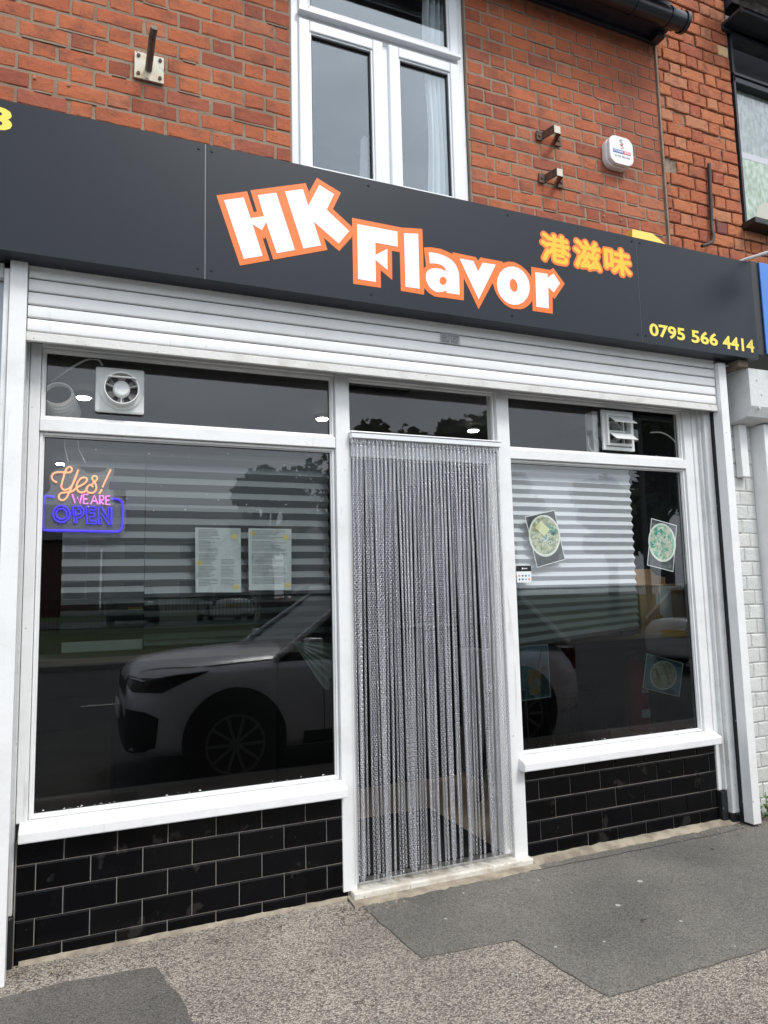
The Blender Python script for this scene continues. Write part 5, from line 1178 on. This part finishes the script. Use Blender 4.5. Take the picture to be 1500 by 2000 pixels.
    pl = MB(); pl.box(hl*1.002, hl*1.012, -.26, .26, .42*H_, .49*H_); cb_('number_plate', pl, M('plate_yellow', (.75,.52,.06), .5) if 'plate_yellow' not in bpy.data.materials else bpy.data.materials['plate_yellow'])
    return e
silver = M('silver_car_paint', (.72,.73,.78), .28, metal=.15, coat=.6); whitec = M('white_car_paint', (.62,.63,.64), .3, coat=.5); darkc = M('black_car_paint', (.02,.022,.028), .3, coat=.5); redc = M('red_car_paint', (.22,.02,.02), .3, coat=.5)
car('parked_car', 'silver sport utility car at the kerb, mirrored in the left window', (2.50, -3.42, -.125), 0, silver, 4.35, 1.60, 1.82)
car('parked_car', 'white hatchback further along the kerb, its rear mirrored in the right window', (11.45, -6.2, -.125), R(180), whitec, 4.0, 1.5, 1.74)
cars = [(-2.5, -26.5, whitec), (1.8, -26.7, darkc), (5.4, -26.4, whitec), (9.0, -26.6, redc), (13.0, -26.5, whitec), (17.5, -26.5, silver)]
labs = ['white car in the car park across the road, leftmost in the reflection', 'black car in the car park across the road', 'second white car in the car park across the road', 'red car in the car park across the road', 'third white car in the car park across the road', 'silver car in the car park at the far right']
for (x, y, m), lb_ in zip(cars, labs): car('parked_car', lb_, (x, y, .30), R(90 if m is not redc else 0), m, 4.1, 1.5, 1.75, group='cars parked beyond the railings')
# railings
rl = empty('railings', (5, -22.5, .25), label='black metal railings on the grass bank across the road', cat='railings')
BOX('top_rail', black_pl, rl, -14, 26, -22.52, -22.48, 1.30, 1.34); BOX('bottom_rail', black_pl, rl, -14, 26, -22.52, -22.48, .38, .42)
mb = MB()
for k in range(320): x = -14+k*.125; mb.box(x, x+.018, -22.51, -22.49, .25, 1.30)
mb.build('railing_bars', black_pl, rl, kind='stuff')
def tree(x, y, z0, h, cr, seed, lab, n=5200):
    r = random.Random(seed); e = empty('tree', (x, y, z0), label=lab, cat='tree', group='trees across the road')
    mb = MB(); th = h*.55; mb.tube([(x, y, z0-.1), (x+.1, y, z0+th*.5), (x, y+.1, z0+th)], .2, 9, radii=[.26, .2, .12])
    cl_ = []
    for k in range(16):
        a = r.uniform(0, 6.28); rr_ = cr*r.uniform(.25, .85); zc = z0 + h*r.uniform(.42, .92); rr_ *= (1.1 - abs(zc-z0-h*.6)/h*1.2)
        c = Vector((x+rr_*math.cos(a), y+rr_*math.sin(a), zc)); cl_.append((c, cr*r.uniform(.24, .42)))
        mb.tube([(x, y, z0+th*r.uniform(.5, 1)), c.lerp(Vector((x, y, zc)), .4), c], .04, 5, radii=[.08, .05, .02])
    cl_.append((Vector((x, y, z0+h*.93)), cr*.25))
    mb.build('trunk', bark_m, e); lf = MB()
    for k in range(n):
        c, s_ = r.choice(cl_); d = Vector((r.gauss(0, 1), r.gauss(0, 1), r.gauss(0, .8))).normalized()*s_*r.uniform(.5, 1.08); p = c + d
        a = Vector((r.gauss(0, 1), r.gauss(0, 1), r.gauss(0, 1))).normalized(); b_ = a.orthogonal().normalized(); q = r.uniform(.09, .22)
        lf.add([p-a*q, p+b_*q*.6, p+a*q, p-b_*q*.6], [(0,1,2,3)])
    lf.build('crown', leaf_m, e, kind='stuff')
tree(5.6, -20, .2, 5.5, 1.5, 1, 'small round tree across the road, mirrored beside the menus', 3200)
tree(9.5, -20, .2, 7.2, 2.6, 2, 'dense tree across the road, mirrored right of the menus')
tree(12.5, -19.5, .2, 7.5, 2.0, 3, 'tree with a ragged crown across the road, mirrored in the glass above the door')
tree(15.1, -20.2, .2, 5.7, 1.5, 7, 'small tree across the road, mirrored at the left of the white blind', 3000)
tree(20.0, -20, .2, 5.7, 1.7, 4, 'low tree across the road, mirrored at the right of the white blind', 3200)
tree(18.2, -15.2, .0, 7.9, 2.3, 5, 'big tree close to the far kerb, mirrored at the right window edge', 6500)
tree(32, -16, .0, 8.5, 3.5, 6, 'farthest tree to the right across the road')
# houses opposite
def house(x0, x1, y, h, seed, lab, wall):
    e = empty('house', ((x0+x1)/2, y, .28), label=lab, cat='house', group='houses across the road')
    BOX('wall', wall, e, x0, x1, y-8, y, .28, h)
    mb = MB(); ym = y-4; mb.add([(x0-.3, y+.4, h-.1), (x1+.3, y+.4, h-.1), (x1+.3, ym, h+2.6), (x0-.3, ym, h+2.6), (x0-.3, y-8.4, h-.1), (x1+.3, y-8.4, h-.1)], [(0,1,2,3),(3,2,5,4),(0,3,4),(1,5,2)])
    ro = mb.build('roof', bpy.data.materials['slate_roof'], e); BOX('chimney', brick_m, ro, x0+.6, x0+1.4, ym-.4, ym+.4, h+1.6, h+3.7)
    k = max(1, int((x1-x0)/3))
    for i in range(k):
        for z in (1.3, 3.9):
            cx_ = x0+(x1-x0)*(i+.5)/k; w_ = BOX('window', pvc, e, cx_-.7, cx_+.7, y+.002, y+.06, z, z+1.2); BOX('window_glass', bpy.data.materials['car_glass'], w_, cx_-.62, cx_+.62, y+.062, y+.07, z+.08, z+1.12)
house(-16, -9, -45, 5.6, 1, 'dark brick house across the road at the far left', M('dark_house_brick', (.12,.06,.045), .9))
house(-8, 1, -46, 5.2, 2, 'brick house across the road, left of the round tree', bpy.data.materials['dark_house_brick'])
house(1.3, 12, -47, 5.4, 3, 'rendered house across the road behind the round tree', M('cream_render', (.40,.38,.33), .9))
house(16, 34, -48, 5.5, 4, 'long brick house across the road behind the tall trees', bpy.data.materials['dark_house_brick'])
lp = empty('street_lamp', (16.2, -13.9, 0), label='tall plain lamp post across the road, mirrored above the door', cat='street lamp')
mb = MB(); mb.tube([(16.2, -13.9, 0), (16.2, -13.9, 9)], .08, 10, radii=[.10, .06]); mb.build('post', M('lamp_post_grey', (.10,.10,.10), .5), lp); BOX('lamp_head', bpy.data.materials['lamp_post_grey'], lp, 15.9, 16.5, -13.95, -13.1, 8.95, 9.08, bev=.02)
sgn = empty('road_sign', (4.8, -14.6, 0), label='round topped sign on a pole across the road, mirrored above the menus', cat='road sign')
mb = MB(); mb.tube([(4.8, -14.6, 0), (4.8, -14.6, 2.7)], .035, 8); mb.build('pole', bpy.data.materials['lamp_post_grey'], sgn); mb = MB(); mb.disc((4.8, -14.56, 2.95), .32, 'y', 24, d=.03); mb.build('sign_disc', M('sign_face_ochre', (.35,.26,.10), .5), sgn)
